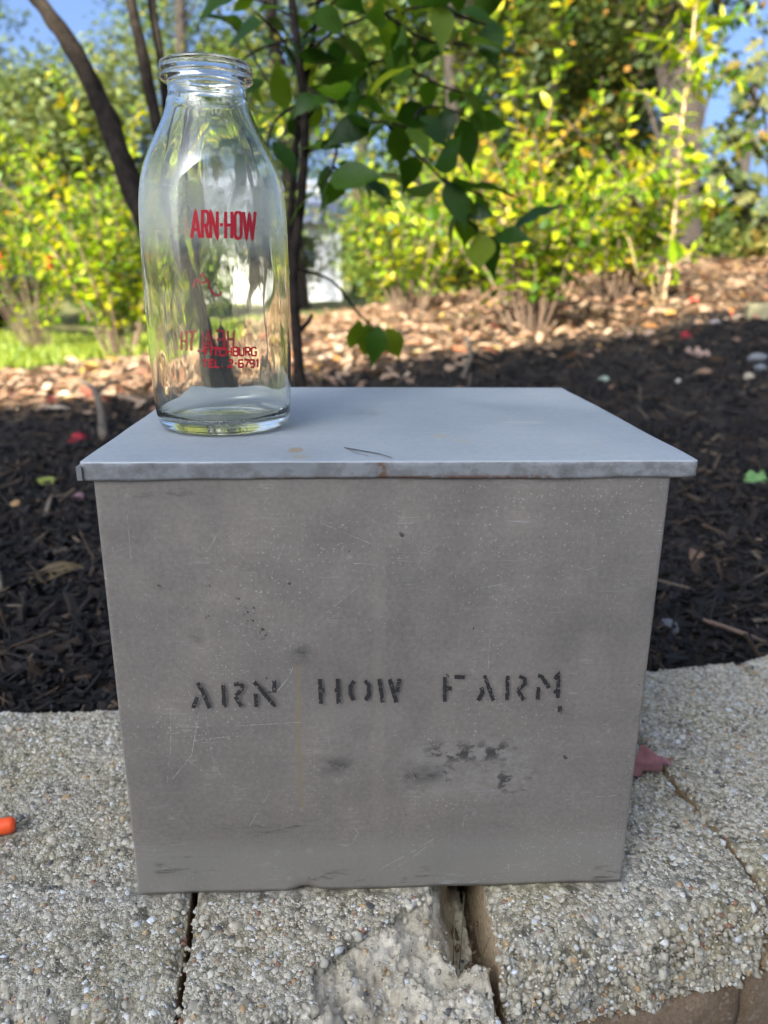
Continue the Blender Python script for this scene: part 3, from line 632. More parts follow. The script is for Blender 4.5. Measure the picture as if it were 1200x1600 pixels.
# the deeper scratches
M['scratch'] = None
SCR = [([(270, 1215), (300, 1178), (312, 1110)], .8), ([(267, 1110), (268, 1165), (262, 1220)], .7), ([(267, 1145), (300, 1138)], .8), ([(300, 1155), (345, 1150), (380, 1147)], .9),
       ([(365, 1132), (470, 1126)], .7), ([(322, 1110), (332, 1180), (345, 1210), (370, 1228)], .5), ([(295, 1185), (325, 1208)], .5), ([(390, 1288), (425, 1230)], .7), ([(432, 1080), (452, 1055), (458, 1040)], 1.2),
       ([(598, 1352), (640, 1330), (682, 1305)], .9), ([(610, 1358), (650, 1332), (668, 1318)], .8), ([(690, 1377), (735, 1376), (756, 1370)], .8), ([(500, 815), (580, 848)], .6), ([(495, 968), (565, 910)], .6), ([(550, 878), (588, 880)], .8),
       ([(325, 860), (352, 812)], .5), ([(425, 895), (445, 848)], .5), ([(200, 800), (206, 870)], .4), ([(762, 930), (790, 942)], .7), ([(880, 895), (955, 880)], .4), ([(930, 1242), (962, 1240)], .8), ([(640, 890), (700, 832)], .4),
       ([(780, 1278), (796, 1258)], .7), ([(690, 1245), (700, 1252), (715, 1254)], 1.0), ([(722, 1290), (728, 1255)], .7), ([(554, 1290), (560, 1300), (552, 1310)], .7), ([(640, 1200), (648, 1215)], .7), ([(520, 1315), (545, 1318)], .7), ([(765, 985), (762, 1042)], .6)]
def scr_map(x, y, k):
    X, Z = on_front(x, y); return (X, -.0018-.00001*k, Z)
M['scratch'] = paintmat('bright_scratch', (.50, .48, .45), .43, 260.0, .5)
mb = stroke_mesh([(p_, w_*.95) for p_, w_ in SCR], scr_map, .12, 3, 6.0); o = mb.build('scratches', M['scratch'], box); tag(o, kind='stuff')
# dark gouge on the lid
M['dark'] = plain('dark_mark', (.07, .06, .05), .6, 0, .3, 200.0)
mb = stroke_mesh([([(538, 699), (565, 704), (590, 708), (612, 715)], 1.0), ([(540, 699), (552, 706), (575, 712)], .6)], lambda x, y, k: tuple(on_z(x, y, BH+LT+.0009)), .1, 4, 6.0); o = mb.build('lid_scratches', M['dark'], box); tag(o, kind='stuff')

# ================================================================== the glass milk bottle
BC = np.array([-.1095, .107]); LZ = BH+LT+.0006
PZ = [0, .0006, .0025, .006, .0105, .0147, .0263, .0487, .0706, .0919, .1131, .1334, .1428, .1532, .1636, .1733, .1834, .1933, .2028, .2085, .2125, .2148, .2160, .2172, .2186, .2200, .2212, .2222, .2234, .2252, .2266, .2276, .2290, .2312, .2330, .2342, .2346]
PR = [.0395, .0412, .0434, .0452, .0460, .0465, .0473, .0480, .0482, .0482, .0479, .0476, .0471, .0460, .0437, .0398, .0346, .0290, .0254, .0242, .0240, .0245, .0268, .0282, .0287, .0284, .0277, .0277, .0283, .0288, .0288, .0282, .0280, .0283, .0280, .0268, .0255]
_sq = lambda z: z if z < .2148 else .2148+(z-.2148)*.57
PZ = [_sq(z) for z in PZ]; ZTOP = PZ[-1]
ZZ = np.concatenate([np.linspace(0, .02, 24), np.linspace(.021, .205, 150), np.linspace(.2055, ZTOP, 70)])
from math import pi
def prof_r(z): return np.interp(z, PZ, PR)
RR = prof_r(ZZ); RR[20:180] = np.convolve(np.pad(RR, 5, 'edge'), np.ones(11)/11, 'valid')[20:180]
def r_out(z): return np.interp(z, ZZ, RR)
def glassmat():
    t = NT('bottle_glass'); co = t.coord(); sp = t.n('ShaderNodeSeparateXYZ', None, i0=co); Z = sp.outputs[2]
    nz = t.noise(t.scale(co, (1, 1, .45)), 45.0, 3); nf = t.noise(co, 420.0, 3)
    g = t.n('ShaderNodeBsdfGlass', None, Color=(.99, .99, .962), Roughness=.0, IOR=1.5, Normal=t.bump(nz, .0003, .35)).outputs[0]
    # etched haze around the shoulder and light dust
    band = t.math('MULTIPLY', t.fr(Z, .108, .132), t.fr(Z, .172, .150)); hz = t.math('MULTIPLY', band, t.math('ADD', .20, t.math('MULTIPLY', nz, .14)))
    hz = t.math('ADD', hz, t.math('MULTIPLY', t.fr(nf, .45, .8), .035)); hz = t.math('ADD', hz, .012)
    film = t.n('ShaderNodeMixShader', None, i0=.7, i1=t.n('ShaderNodeBsdfDiffuse', None, Color=(.85, .84, .76)).outputs[0], i2=t.n('ShaderNodeBsdfTranslucent', None, Color=(.92, .91, .80)).outputs[0]).outputs[0]
    m_ = t.done(t.n('ShaderNodeMixShader', None, i0=hz, i1=g, i2=film).outputs[0])
    return m_
M['glass'] = glassmat()
bottle = empty('milk_bottle', (BC[0], BC[1], LZ)); tag(bottle, 'clear glass milk bottle with red lettering standing on the metal box lid', 'bottle')
def make_bottle():
    na = 160; a = np.arange(na)/na*2*pi; ca, sa = np.cos(a), np.sin(a)
    sq = (np.abs(ca)**2.5+np.abs(sa)**2.5)**(-1/2.5)
    def ringr(r, z, k):
        w = np.clip((z-.01)/.02, 0, 1)*np.clip((.165-z)/.02, 0, 1)          # slightly squared barrel
        return r*(1+k*w*(sq/ sq.mean()-1)*.22)
    outer = [(r, z) for r, z in zip(RR, ZZ)]
    P = []
    for r, z in outer: rr = ringr(r, z, 1); P.append(np.stack([rr*ca, rr*sa, np.full(na, z)], -1))
    Po = np.array(P)
    # ring lugs in the lip
    lug = ((Po[..., 2] > .2190) & (Po[..., 2] < .2228)); Po[..., :2] *= (1+np.where(lug, .012*np.sin(np.arctan2(Po[..., 1], Po[..., 0])*14)**8, 0))[..., None]
    # inner wall, uneven
    zi = np.concatenate([np.linspace(ZTOP, .205, 30)[1:], np.linspace(.204, .014, 130), [.0105, .0085, .0075]])
    P = []
    for k, z in enumerate(zi):
        r = r_out(max(z, .012)); th = .0030 if z < .2 else np.interp(z, [.2, .2125, .2178, ZTOP], [.0030, .0033, .0066, .0052])
        ri = min(r-th, .0208 if z > .2125 else 9)
        if z < .014: ri = {0: r-th}.get(0)*np.interp(z, [.0075, .0085, .0105, .014], [.80, .90, .965, 1.0])
        rr = ringr(ri, z, .85)
        nz = fbm(np.stack([ca*1.0, sa*1.0, np.full(na, z*5)], -1), 2.2, 3)
        fade = np.clip((z-.014)/.02, 0, 1)*np.clip((.2-z)/.03, 0, 1)
        rr = rr+.00035*nz*fade
        P.append(np.stack([rr*ca, rr*sa, np.full(na, z)], -1))
    Pi = np.array(P)
    dome = []
    for k, (f, z) in enumerate([(.6, .0078), (.35, .0092), (.12, .0100)]): rr = Pi[-1][:, :2]*f/1.0; dome.append(np.concatenate([rr, np.full((na, 1), z)], 1))
    bot = []
    for f, z in [(.10, .0052), (.4, .0046), (.7, .0030), (.88, .0008)]: bot.append(np.concatenate([Po[0][:, :2]*f, np.full((na, 1), z)], 1))
    Q = np.concatenate([np.array(bot), Po, Pi, np.array(dome)], 0).transpose(1, 0, 2); m = Q.shape[1]
    V = Q.reshape(-1, 3); F = [tuple(f) for f in gridF(na, m, True)]
    F.append(tuple(range(0, na*m, m))[::-1]); F.append(tuple(range(m-1, na*m, m)))
    link('glass_body', mesh_np('glass_body', V, F), M['glass'], bottle)
make_bottle()
_a = np.arange(192)/192*2*pi; SQM = float(((np.abs(np.cos(_a))**2.5+np.abs(np.sin(_a))**2.5)**(-1/2.5)).mean())
def on_bottle(px, py, side=0, lift=.00018):
    """photo pixel -> point on the bottle's outer surface, side 0 near, 1 far"""
    d = ray(px, py); c = np.array([BC[0], BC[1], LZ]); o = CAM-c
    r = .047; A = d[0]**2+d[1]**2
    for _ in range(12):
        B = o[0]*d[0]+o[1]*d[1]; Cc = o[0]**2+o[1]**2-r*r; disc = max(B*B-A*Cc, 0); t = (-B-math.sqrt(disc))/A if side == 0 else (-B+math.sqrt(disc))/A
        p = o+d*t; an = math.atan2(p[1], p[0]); z = min(max(p[2], 0), ZTOP-.001)
        sq = (abs(math.cos(an))**2.5+abs(math.sin(an))**2.5)**(-1/2.5); w = np.clip((z-.01)/.02, 0, 1)*np.clip((.165-z)/.02, 0, 1)
        r = float(r_out(z)*(1+w*(sq/SQM-1)*.22))+lift
    return p
zz2 = lambda x, y: (200+x/3.903, 300+y/3.903)
GL = {'A': [[(0, 1), (.5, 0), (1, 1)], [(.2, .68), (.8, .68)]], 'R': [[(0, 1), (0, 0), (.75, 0), (1, .12), (1, .4), (.75, .52), (.05, .52)], [(.55, .54), (1, 1)]],
      'N': [[(0, 1), (0, 0), (1, 1), (1, 0)]], '-': [[(0, .5), (1, .5)]], 'H': [[(0, 0), (0, 1)], [(1, 0), (1, 1)], [(.04, .5), (.96, .5)]],
      'O': [[(.5, 0), (.15, .04), (0, .15), (0, .85), (.15, .96), (.5, 1), (.85, .96), (1, .85), (1, .15), (.85, .04), (.5, 0)]], 'W': [[(0, 0), (.25, 1), (.5, .08), (.75, 1), (1, 0)]],
      'F': [[(0, 1), (0, 0), (1, 0)], [(.05, .5), (.8, .5)]], 'I': [[(.5, 0), (.5, 1)]], 'T': [[(0, 0), (1, 0)], [(.5, .04), (.5, 1)]], 'C': [[(1, .2), (.85, .04), (.15, .04), (0, .18), (0, .82), (.15, .97), (.85, .97), (1, .8)]],
      'B': [[(0, .5), (0, 0), (.8, 0), (.95, .12), (.95, .38), (.8, .48), (.05, .48)], [(0, .5), (0, 1), (.85, 1), (1, .88), (1, .62), (.85, .5)]], 'U': [[(0, 0), (0, .85), (.15, 1), (.85, 1), (1, .85), (1, 0)]],
      'G': [[(1, .2), (.85, 0), (.15, 0), (0, .15), (0, .85), (.15, 1), (.85, 1), (1, .85), (1, .55), (.6, .55)]], 'E': [[(1, 0), (0, 0), (0, 1), (1, 1)], [(.05, .5), (.85, .5)]], 'L': [[(0, 0), (0, 1), (1, 1)]],
      '.': [[(.35, .92), (.65, .92)]], '2': [[(0, .2), (.15, 0), (.85, 0), (1, .15), (1, .38), (0, 1), (1, 1)]], '6': [[(1, .1), (.85, 0), (.15, 0), (0, .15), (0, .85), (.15, 1), (.85, 1), (1, .85), (1, .6), (.85, .48), (.05, .48)]],
      '7': [[(0, 0), (1, 0), (.35, 1)]], '9': [[(.95, .52), (.15, .52), (0, .38), (0, .15), (.15, 0), (.85, 0), (1, .15), (1, .85), (.85, 1), (.1, 1)]], '1': [[(.2, .15), (.6, 0), (.6, 1)]]}
def glyph(ch, x0, x1, y0, y1, mirror=False):
    return [[zz2(x0+(1-u if mirror else u)*(x1-x0), y0+v*(y1-y0)) for u, v in st] for st in GL[ch]]
M['red'] = paintmat('red_enamel', (.52, .005, .022), .24, 900.0, .55, .1)
M['red_back'] = paintmat('red_enamel_back', (.95, .03, .06), .22, 900.0, .4, .85)
def bottle_text(items, w, side, mat):
    for ch, x0, x1, y0, y1 in items:
        st = [(p, w) for p in glyph(ch, x0, x1, y0, y1, side == 1)]
        mb = stroke_mesh(st, lambda x, y, k: tuple(on_bottle(x, y, side, .00015+.00002*k)), .1, 7, 1.5); mb.build('printed_letter', mat, bottle)
bottle_text([('A', 388, 437, 118, 280), ('R', 454, 490, 118, 280), ('N', 505, 545, 119, 281), ('-', 560, 581, 119, 281), ('H', 596, 634, 120, 283), ('O', 653, 690, 121, 284), ('W', 705, 776, 121, 284)], 5.0, 0, M['red'])
bottle_text([(c, a, b, 948, 998) for c, a, b in (('F', 470, 494), ('I', 498, 518), ('T', 520, 550), ('C', 560, 590), ('H', 600, 630), ('B', 642, 670), ('U', 680, 706), ('R', 718, 744), ('G', 754, 782))], 2.7, 0, M['red'])
bottle_text([(c, a, b, 1024, 1068) for c, a, b in (('T', 456, 484), ('E', 498, 524), ('L', 534, 556), ('.', 562, 584), ('2', 612, 638), ('-', 650, 664), ('6', 676, 702), ('7', 710, 736), ('9', 744, 770), ('1', 780, 800))], 2.7, 0, M['red'])
bottle_text([('H', 318, 350, 845, 962), ('T', 362, 402, 848, 964), ('L', 412, 448, 850, 966), ('A', 462, 520, 850, 962), ('E', 540, 580, 848, 956), ('H', 604, 648, 844, 950)], 3.8, 1, M['red_back'])
scr = [[(445, 485), (462, 505), (486, 540), (500, 580), (516, 612), (536, 630), (560, 627), (572, 608)], [(384, 584), (396, 540), (408, 526), (416, 556), (428, 534), (442, 560), (460, 552), (498, 540)], [(432, 512), (452, 500)]]
mb = stroke_mesh([([zz2(*p) for p in s], 3.4) for s in scr], lambda x, y, k: tuple(on_bottle(x, y, 1, .00015+.00002*k)), .15, 7, 1.5); mb.build('printed_script', M['red_back'], bottle)
fad = [[(344, 160), (350, 190)], [(352, 150), (356, 178), (368, 200)], [(340, 205), (380, 212)], [(336, 238), (360, 232)], [(366, 215), (372, 258)], [(340, 262), (358, 246)]]
M['red_faint'] = paintmat('red_enamel_faint', (.55, .16, .17), .50, 700.0, .4)
mb = stroke_mesh([([zz2(*p) for p in s], 2.0) for s in fad], lambda x, y, k: tuple(on_bottle(x, y, 0, .00015+.00002*k)), .3, 9, 1.5); mb.build('worn_print', M['red_faint'], bottle)
# raised moulded letters near the foot and on the neck
M['emboss'] = NT('moulded_glass'); M['emboss'] = M['emboss'].done(M['emboss'].n('ShaderNodeBsdfGlass', None, Color=(.98, .985, .97), Roughness=.02, IOR=1.5).outputs[0])
def emboss(items, w):
    for ch, x0, x1, y0, y1 in items:
        mb = MB()
        for st in glyph(ch, x0, x1, y0, y1):
            L, Rr = ribbon(st, w, 2.0); n = len(L); mid = (L+Rr)/2
            V = [tuple(on_bottle(*p, 0, -.0001)) for p in L]+[tuple(on_bottle(*p, 0, .0005)) for p in mid]+[tuple(on_bottle(*p, 0, -.0001)) for p in Rr]
            mb.add(V, [(i, i+1, n+i+1, n+i) for i in range(n-1)]+[(n+i, n+i+1, 2*n+i+1, 2*n+i) for i in range(n-1)])
        mb.build('moulded_letter', M['emboss'], bottle, True)
emboss([('R', 572, 612, 1412, 1458), ('E', 626, 664, 1412, 1460), ('G', 684, 724, 1412, 1460)], 2.6)
z1 = lambda x, y: ((180+x/3.75-200)*3.903, (60+y/3.75-300)*3.903)
def zb(x0, y0, x1, y1): a = z1(x0, y0); b = z1(x1, y1); return a[0], b[0], a[1], b[1]
emboss([('O', *zb(442, 330, 468, 372)), ('N', *zb(480, 335, 500, 375)), ('O', *zb(590, 400, 618, 440)), ('I', *zb(560, 405, 576, 442))], 2.2)

# ================================================================== the house behind the viewer: its shadow lies over the wall and the mulch
M['siding'] = plain('painted_siding', (.52, .47, .42), .7, 0, .06, 4.0); M['roof_t'] = plain('roof_shingle', (.09, .085, .08), .9, 0, .3, 8.0, .005)
M['white'] = plain('white_paint', (.75, .75, .73), .5, 0, .05, 5.0); M['pane'] = plain('window_pane', (.03, .04, .05), .08, 0, .2, 2.0)
hs = empty('house', (-6.35, -12.20, -.5)); hs.rotation_euler.z = math.radians(25); tag(hs, 'beige sided house behind the viewer whose shadow covers the wall and mulch', 'house')
EV = 10.35
for k in range(34): MB().box((-11, -9, k*.3), (11, 0, k*.3+.292)).build('siding_board', M['siding'], hs)
mb = MB(); mb.add([(-11.4, .35, EV), (11.4, .35, EV), (11.4, -4.5, EV+1.8), (-11.4, -4.5, EV+1.8), (-11.4, -9.35, EV), (11.4, -9.35, EV), (-11.4, .35, EV+.12), (11.4, .35, EV+.12), (11.4, -4.5, EV+1.92), (-11.4, -4.5, EV+1.92), (-11.4, -9.35, EV+.12), (11.4, -9.35, EV+.12)],
   [(0, 1, 2, 3), (3, 2, 5, 4), (6, 9, 8, 7), (9, 10, 11, 8), (0, 6, 7, 1), (4, 5, 11, 10), (0, 3, 9, 6), (3, 4, 10, 9), (1, 7, 8, 2), (2, 8, 11, 5)]); mb.build('roof', M['roof_t'], hs)
for zf in (1.2, 4.3, 7.3):
    for x in (-8, -4.5, 3.2, 7):
        w = MB().box((x-.6, .0, zf), (x+.6, .05, zf+1.6)).build('window', M['white'], hs); MB().box((x-.5, .05, zf+.1), (x+.5, .06, zf+1.5)).build('pane', M['pane'], w)
d = MB().box((-.6, 0, .2), (.4, .05, 2.3)).build('door', M['white'], hs)

# ================================================================== mulch, litter, grass
def terrain_n(x, y):
    e = .02; zx = (terrain(x+e, y)-terrain(x-e, y))/(2*e); zy = (terrain(x, y+e)-terrain(x, y-e))/(2*e)
    n = np.stack([-zx, -zy, np.ones_like(zx)], -1); return n/np.linalg.norm(n, axis=-1)[..., None]
CHIP_V = np.array([(-.5, -.5, -.5), (.5, -.42, -.5), (.5, .42, -.5), (-.5, .5, -.5), (-.46, -.36, .5), (.40, -.5, .5), (.46, .3, .5), (-.4, .42, .5)])
CHIP_F = np.array([(0, 3, 2, 1), (4, 5, 6, 7), (0, 1, 5, 4), (1, 2, 6, 5), (2, 3, 7, 6), (3, 0, 4, 7)])
def behind_wall(x, y):                                 # back edge of the capping blocks in plan
    return y > np.interp(x, [-1.8, -.40, -.15, .06, .225, .41, .60, .78, .98, 1.3], [.247, .247, .252, .268, .296, .325, .39, .46, .54, .68])+.003
def chips(n, x0, x1, y0, y1, lmin, lmax, rng):
    x = rng.uniform(x0, x1, n*2); y = rng.uniform(y0, y1, n*2); ok = (np.abs(x-.05*y) < .62*y+.55) & behind_wall(x, y); x, y = x[ok][:n], y[ok][:n]; n = len(x)
    L = lmin*(lmax/lmin)**rng.uniform(0, 1, n); W = np.minimum(L*.8, rng.uniform(.0025, .0085, n)*(L/.02)**.4); H = rng.uniform(.0015, .005, n)
    yaw = rng.uniform(0, 6.283, n); pt = rng.normal(0, .42, n); rl = rng.normal(0, .7, n)
    cy, sy, cp, sp_, cr, sr = np.cos(yaw), np.sin(yaw), np.cos(pt), np.sin(pt), np.cos(rl), np.sin(rl)
    A = np.stack([np.stack([cy*cp, cy*sp_*sr-sy*cr, cy*sp_*cr+sy*sr], -1), np.stack([sy*cp, sy*sp_*sr+cy*cr, sy*sp_*cr-cy*sr], -1), np.stack([-sp_, cp*sr, cp*cr], -1)], 1)
    z = terrain(x, y)+rng.uniform(-.002, .012, n)
    return np.stack([x, y, z], -1), A, np.stack([L, W, H], -1)
def merge_chips(P, A, S, rnd):
    V = np.einsum('nij,nkj->nki', A, CHIP_V[None]*S[:, None]*(1+.15*RNG.normal(size=(len(P), 8, 1))))+P[:, None]
    F = (CHIP_F[None]+(np.arange(len(P))*8)[:, None, None]).reshape(-1, 4); return V.reshape(-1, 3), F, np.repeat(rnd, 8)
rngm = np.random.default_rng(21)
sets = [chips(31000, -1.7, 1.9, .25, 1.5, .006, .042, rngm), chips(25000, -3.2, 3.4, 1.5, 4.6, .012, .06, rngm)]
parts = [merge_chips(p, a, s, rngm.beta(1.1, 2.2, len(p))) for p, a, s in sets]
off = 0; VV, FF, R_ = [], [], []
for v, f, r in parts: VV.append(v); FF.append(f+off); R_.append(r); off += len(v)
p_, a_, s_ = chips(3200, -2.0, 2.2, .25, 3.0, .045, .10, rngm); s_[:, 1] = rngm.uniform(.0018, .004, len(p_)); s_[:, 2] = rngm.uniform(.0015, .003, len(p_)); p_[:, 2] += .004
v, f, r = merge_chips(p_, a_, s_, rngm.uniform(.3, 1.0, len(p_))); VV.append(v); FF.append(f+off); R_.append(r)
mulch = link('mulch', mesh_np('mulch', np.concatenate(VV), np.concatenate(FF), False, np.concatenate(R_)), M['chip'])
tag(mulch, 'dark brown shredded bark mulch covering the planting bed', 'mulch', kind='stuff')
CH = []
for k in range(5):
    v = CHIP_V*(1+.2*np.random.default_rng(k).normal(size=(8, 3))); m_ = mesh_np('wood_chip', v, CHIP_F, False); m_.materials.append(M['chip_one']); CH.append(m_)
p, a, s = chips(900, -1.1, 1.2, .27, 1.1, .028, .055, np.random.default_rng(4))
pr = proj(p); vis = (pr[:, 0] > -40) & (pr[:, 0] < 1240) & ~((pr[:, 0] > 150) & (pr[:, 0] < 1045)); idx = np.where(vis)[0][:260]
for i in idx:
    o = link('wood_chip', CH[i % 5], None, mulch); Mx = Matrix(a[i].tolist()).to_4x4(); o.matrix_local = Matrix.Translation(p[i]+[0, 0, .004])@Mx@Matrix.Diagonal((*s[i], 1))

# ---- leaf templates (length 1 along +x, blade in xy, z up)
def leaf_template(widths, fold=.18, curl=-.25, lobes=None, waist=None):
    n = len(widths); xs = np.linspace(0, 1, n); V = []; 
    for i, (x, w) in enumerate(zip(xs, widths)):
        z = curl*x*x
        V += [(x, w, z+fold*w), (x, 0, z), (x, -w, z+fold*w)]
    F = []
    for i in range(n-1):
        a = i*3; F += [(a, a+1, a+4, a+3), (a+1, a+2, a+5, a+4)]
    return np.array(V, float), np.array(F)
OVATE = leaf_template([.015, .12, .20, .245, .255, .24, .20, .14, .075, .028, .003], .22, -.30)
LANCE = leaf_template([.015, .12, .165, .15, .09, .004], .25, -.18)
SMALL = leaf_template([.02, .20, .24, .16, .005], .25, -.15)
TINY = (np.array([(0, 0, 0), (.5, .3, .06), (1, 0, -.1), (.5, -.3, .06)], float), np.array([(0, 3, 2, 1)]))
def lobed(n, peak, k, amp, fold, curl):
    x = np.linspace(0, 1, n); env = np.sin(np.pi*x**.75)**.8*peak; w = env*(1-amp*(.5+.5*np.cos(2*np.pi*k*x))); w[0] = .012; w[-1] = .004; return leaf_template(list(w), fold, curl)
OAKL = lobed(25, .30, 3.5, .62, .12, -.2)
MAPLE = lobed(29, .42, 2.5, .55, .10, -.12)
PETIOLE = lambda tm: tm
def orient(dirs, ups):
    X = dirs/np.linalg.norm(dirs, axis=1)[:, None]; Y = np.cross(ups, X); Y /= np.linalg.norm(Y, axis=1)[:, None]+1e-9; Z = np.cross(X, Y)
    return np.stack([X, Y, Z], -1)
def merge_leaves(tm, P, A, S, rnd):
    V0, F0 = tm; V = np.einsum('nij,kj->nki', A*S[:, None, None], V0)+P[:, None]; n = len(P); F = (F0[None]+(np.arange(n)*len(V0))[:, None, None]).reshape(-1, F0.shape[1])
    return V.reshape(-1, 3), F, np.repeat(rnd, len(V0))
def leaf_objs(name, meshes, P, A, S, parent, origin):
    for i in range(len(P)):
        o = link(name, meshes[i % len(meshes)], None, parent)
        o.matrix_local = Matrix.Translation(P[i]-origin)@Matrix((A[i]*S[i]).tolist()).to_4x4()
def tmpl_meshes(name, tm, mat, k=3, jit=.02):
    out = []
    for i in range(k):
        v = tm[0]+np.random.default_rng(i).normal(0, jit, tm[0].shape)*np.array([.3, .5, 1.0]); m_ = mesh_np(name, v, tm[1]); m_.materials.append(mat); out.append(m_)
    return out

# fallen leaves lying thick beyond the shade
rngl = np.random.default_rng(33); n = 9000
y = 1.9+5.2*rngl.beta(1.2, 1.5, n); x = rngl.uniform(-.62, .62, n)*y*1.05+.05*y
ye = y-.42*x; keep = rngl.uniform(size=n) < np.where(ye < 2.2, .02, np.where(ye < 2.65, .22, 1.0)); keep &= ~((x < -.75) & (y > 4.0)); x, y = x[keep], y[keep]; n = len(x)
P = np.stack([x, y, terrain(x, y)+rngl.uniform(.004, .035, n)], -1); az = rngl.uniform(0, 6.28, n)
A = orient(np.stack([np.cos(az), np.sin(az), rngl.normal(0, .3, n)], -1), np.stack([rngl.normal(0, .4, n), rngl.normal(0, .4, n), np.ones(n)], -1))
V, F, R = merge_leaves(SMALL, P, A, rngl.uniform(.035, .085, n), rngl.uniform(0, 1, n))
lt = link('leaf_litter', mesh_np('leaf_litter', V, F, True, R), M['litter']); tag(lt, 'tan and brown fallen leaves strewn over the sunlit ground', 'leaf litter', kind='stuff')
n = 16000; x = rngl.uniform(-6, -.55, n); y = rngl.uniform(4.05, 8.0, n); az = rngl.uniform(0, 6.28, n)
P = np.stack([x, y, terrain(x, y)], -1); A = orient(np.stack([np.cos(az)*.5, np.sin(az)*.5, np.ones(n)], -1), np.stack([rngl.normal(size=n), rngl.normal(size=n), .1*np.ones(n)], -1))
V, F, R = merge_leaves((TINY[0]*np.array([1, .22, 1]), TINY[1]), P, A, rngl.uniform(.05, .10, n), rngl.uniform(0, 1, n))
lg = link('lawn_grass', mesh_np('lawn_grass', V, F, True, R), M['grass']); tag(lg, 'strip of bright sunlit lawn at the left beyond the mulch', 'grass', kind='stuff')

# ---- single fallen leaves, stones, twigs (each a thing)
def flat_leaf(px, py, size, col, tm, yaw, label, tilt=(.5, .1), name='fallen_leaf', trans=.15, z=None):
    p = ground_hit(px, py) if z is None else on_z(px, py, z); p = np.array(p)+[0, 0, .012 if z is None else .003]
    m_ = NT(name+'_mat'); c = m_.mix(m_.fr(m_.noise(m_.coord(), 5.0, 3), .35, .7), col, tuple(v*.65 for v in col))
    pr_ = m_.princ(Base_Color=c, Roughness=.6, Specular_IOR_Level=.3); tr = m_.n('ShaderNodeBsdfTranslucent', None, Color=col).outputs[0]
    mm = m_.done(m_.n('ShaderNodeMixShader', None, i0=trans, i1=pr_, i2=tr).outputs[0])
    v = tm[0]-np.array([.5, 0, 0]); v = v+np.stack([0*v[:, 0], 0*v[:, 0], .08*np.sin(v[:, 0]*5+yaw)+.22*np.abs(v[:, 1])], -1)
    o = link(name, mesh_np(name, np.concatenate([v, v-[0, 0, .012]]), np.concatenate([tm[1], tm[1][:, ::-1]+len(v)])), mm)
    o.rotation_mode = 'ZYX'; o.location = p; o.rotation_euler = (tilt[0], tilt[1], yaw); o.scale = (size*(1.15 if z is None else 1),)*3; tag(o, label, 'leaf', 'single fallen leaves'); return o
FL = [(126, 690, .055, (.33, .015, .03), OVATE, .6, 'dark red fallen leaf on the mulch left of the box lid'), (78, 762, .050, (.20, .23, .04), SMALL, -.3, 'yellow green fallen leaf on the mulch left of the box'),
      (128, 786, .032, (.38, .20, .25), OVATE, .1, 'pale pink fallen leaf touching the left side of the box'), (28, 796, .026, (.45, .27, .12), OVATE, .3, 'small orange tan fallen leaf on the mulch at the left edge'),
      (80, 628, .055, (.36, .05, .06), OVATE, .2, 'red fallen leaf at the shade edge above the dark red one'), (1176, 757, .050, (.16, .30, .10), MAPLE, 2.9, 'green lobed leaf on the mulch right of the box lid'),
      (1190, 793, .02, (.28, .28, .05), SMALL, .4, 'tiny yellow green leaf below the green lobed leaf'), (1075, 527, .075, (.30, .02, .03), OVATE, .4, 'crimson fallen leaf on the dark slope behind the lid corner'),
      (1095, 556, .11, (.36, .24, .19), OAKL, -.2, 'curled pale brown oak leaf on the slope below the crimson leaf'), (1145, 492, .05, (.40, .03, .05), OVATE, .9, 'small bright red leaf beside the timber end'),
      (1118, 508, .06, (.42, .36, .38), SMALL, .1, 'pale lilac grey leaf between the crimson leaf and the timber'), (945, 598, .05, (.30, .36, .28), SMALL, .3, 'pale green leaf just above the right end of the lid'),
      (1088, 473, .09, (.50, .06, .04), OVATE, .2, 'scarlet fallen leaf at the foot of the tan shrub stem'), (1085, 880, .045, (.22, .13, .08), SMALL, 1.2, 'brown leaf scrap on the mulch right of the box front'),
      (90, 905, .075, (.14, .10, .05), LANCE, .5, 'long tan leaf on the mulch beside the box left edge'), (1110, 715, .045, (.22, .15, .10), LANCE, -.2, 'thin brown leaf on the mulch above the green lobed leaf'),
      (1060, 600, .03, (.42, .38, .33), SMALL, .7, 'pale grey leaf on the mulch above the lid right edge')]
for f in FL: flat_leaf(*f)
flat_leaf(1008, 1197, .050, (.40, .17, .16), MAPLE, .05, 'dull red leaf on the wall tucked against the box right side', (.02, -.03), z=.004)
M['stone'] = plain('field_stone', (.40, .33, .25), .8, 0, .25, 60.0, .002); M['stone_g'] = plain('grey_stone', (.16, .165, .18), .8, 0, .25, 40.0, .002)
def stone(px, py, s, mat, label, k):
    p = np.array(ground_hit(px, py)); v = ICO2[0]*np.array([1, .8, .62])*(1+.22*fbm(ICO2[0]+k*5, 1.3, 2))[:, None]
    o = link('stone', mesh_np('stone', v, ICO2[1]), mat); o.location = p+[0, 0, s*.3]; o.scale = (s,)*3; o.rotation_euler = (.2, .1, k); tag(o, label, 'stone', 'stones on the mulch')
stone(1170, 593, .024, M['stone'], 'tan stone on the dark slope at the right edge', 1); stone(1187, 580, .026, M['stone_g'], 'blue grey stone right behind the tan stone', 2)
stone(1183, 565, .035, M['stone_g'], 'flat grey stone uphill of the blue grey one', 3)
stone(1045, 985, .016, M['stone_g'], 'grey stone on the mulch just behind the wall at right', 5)
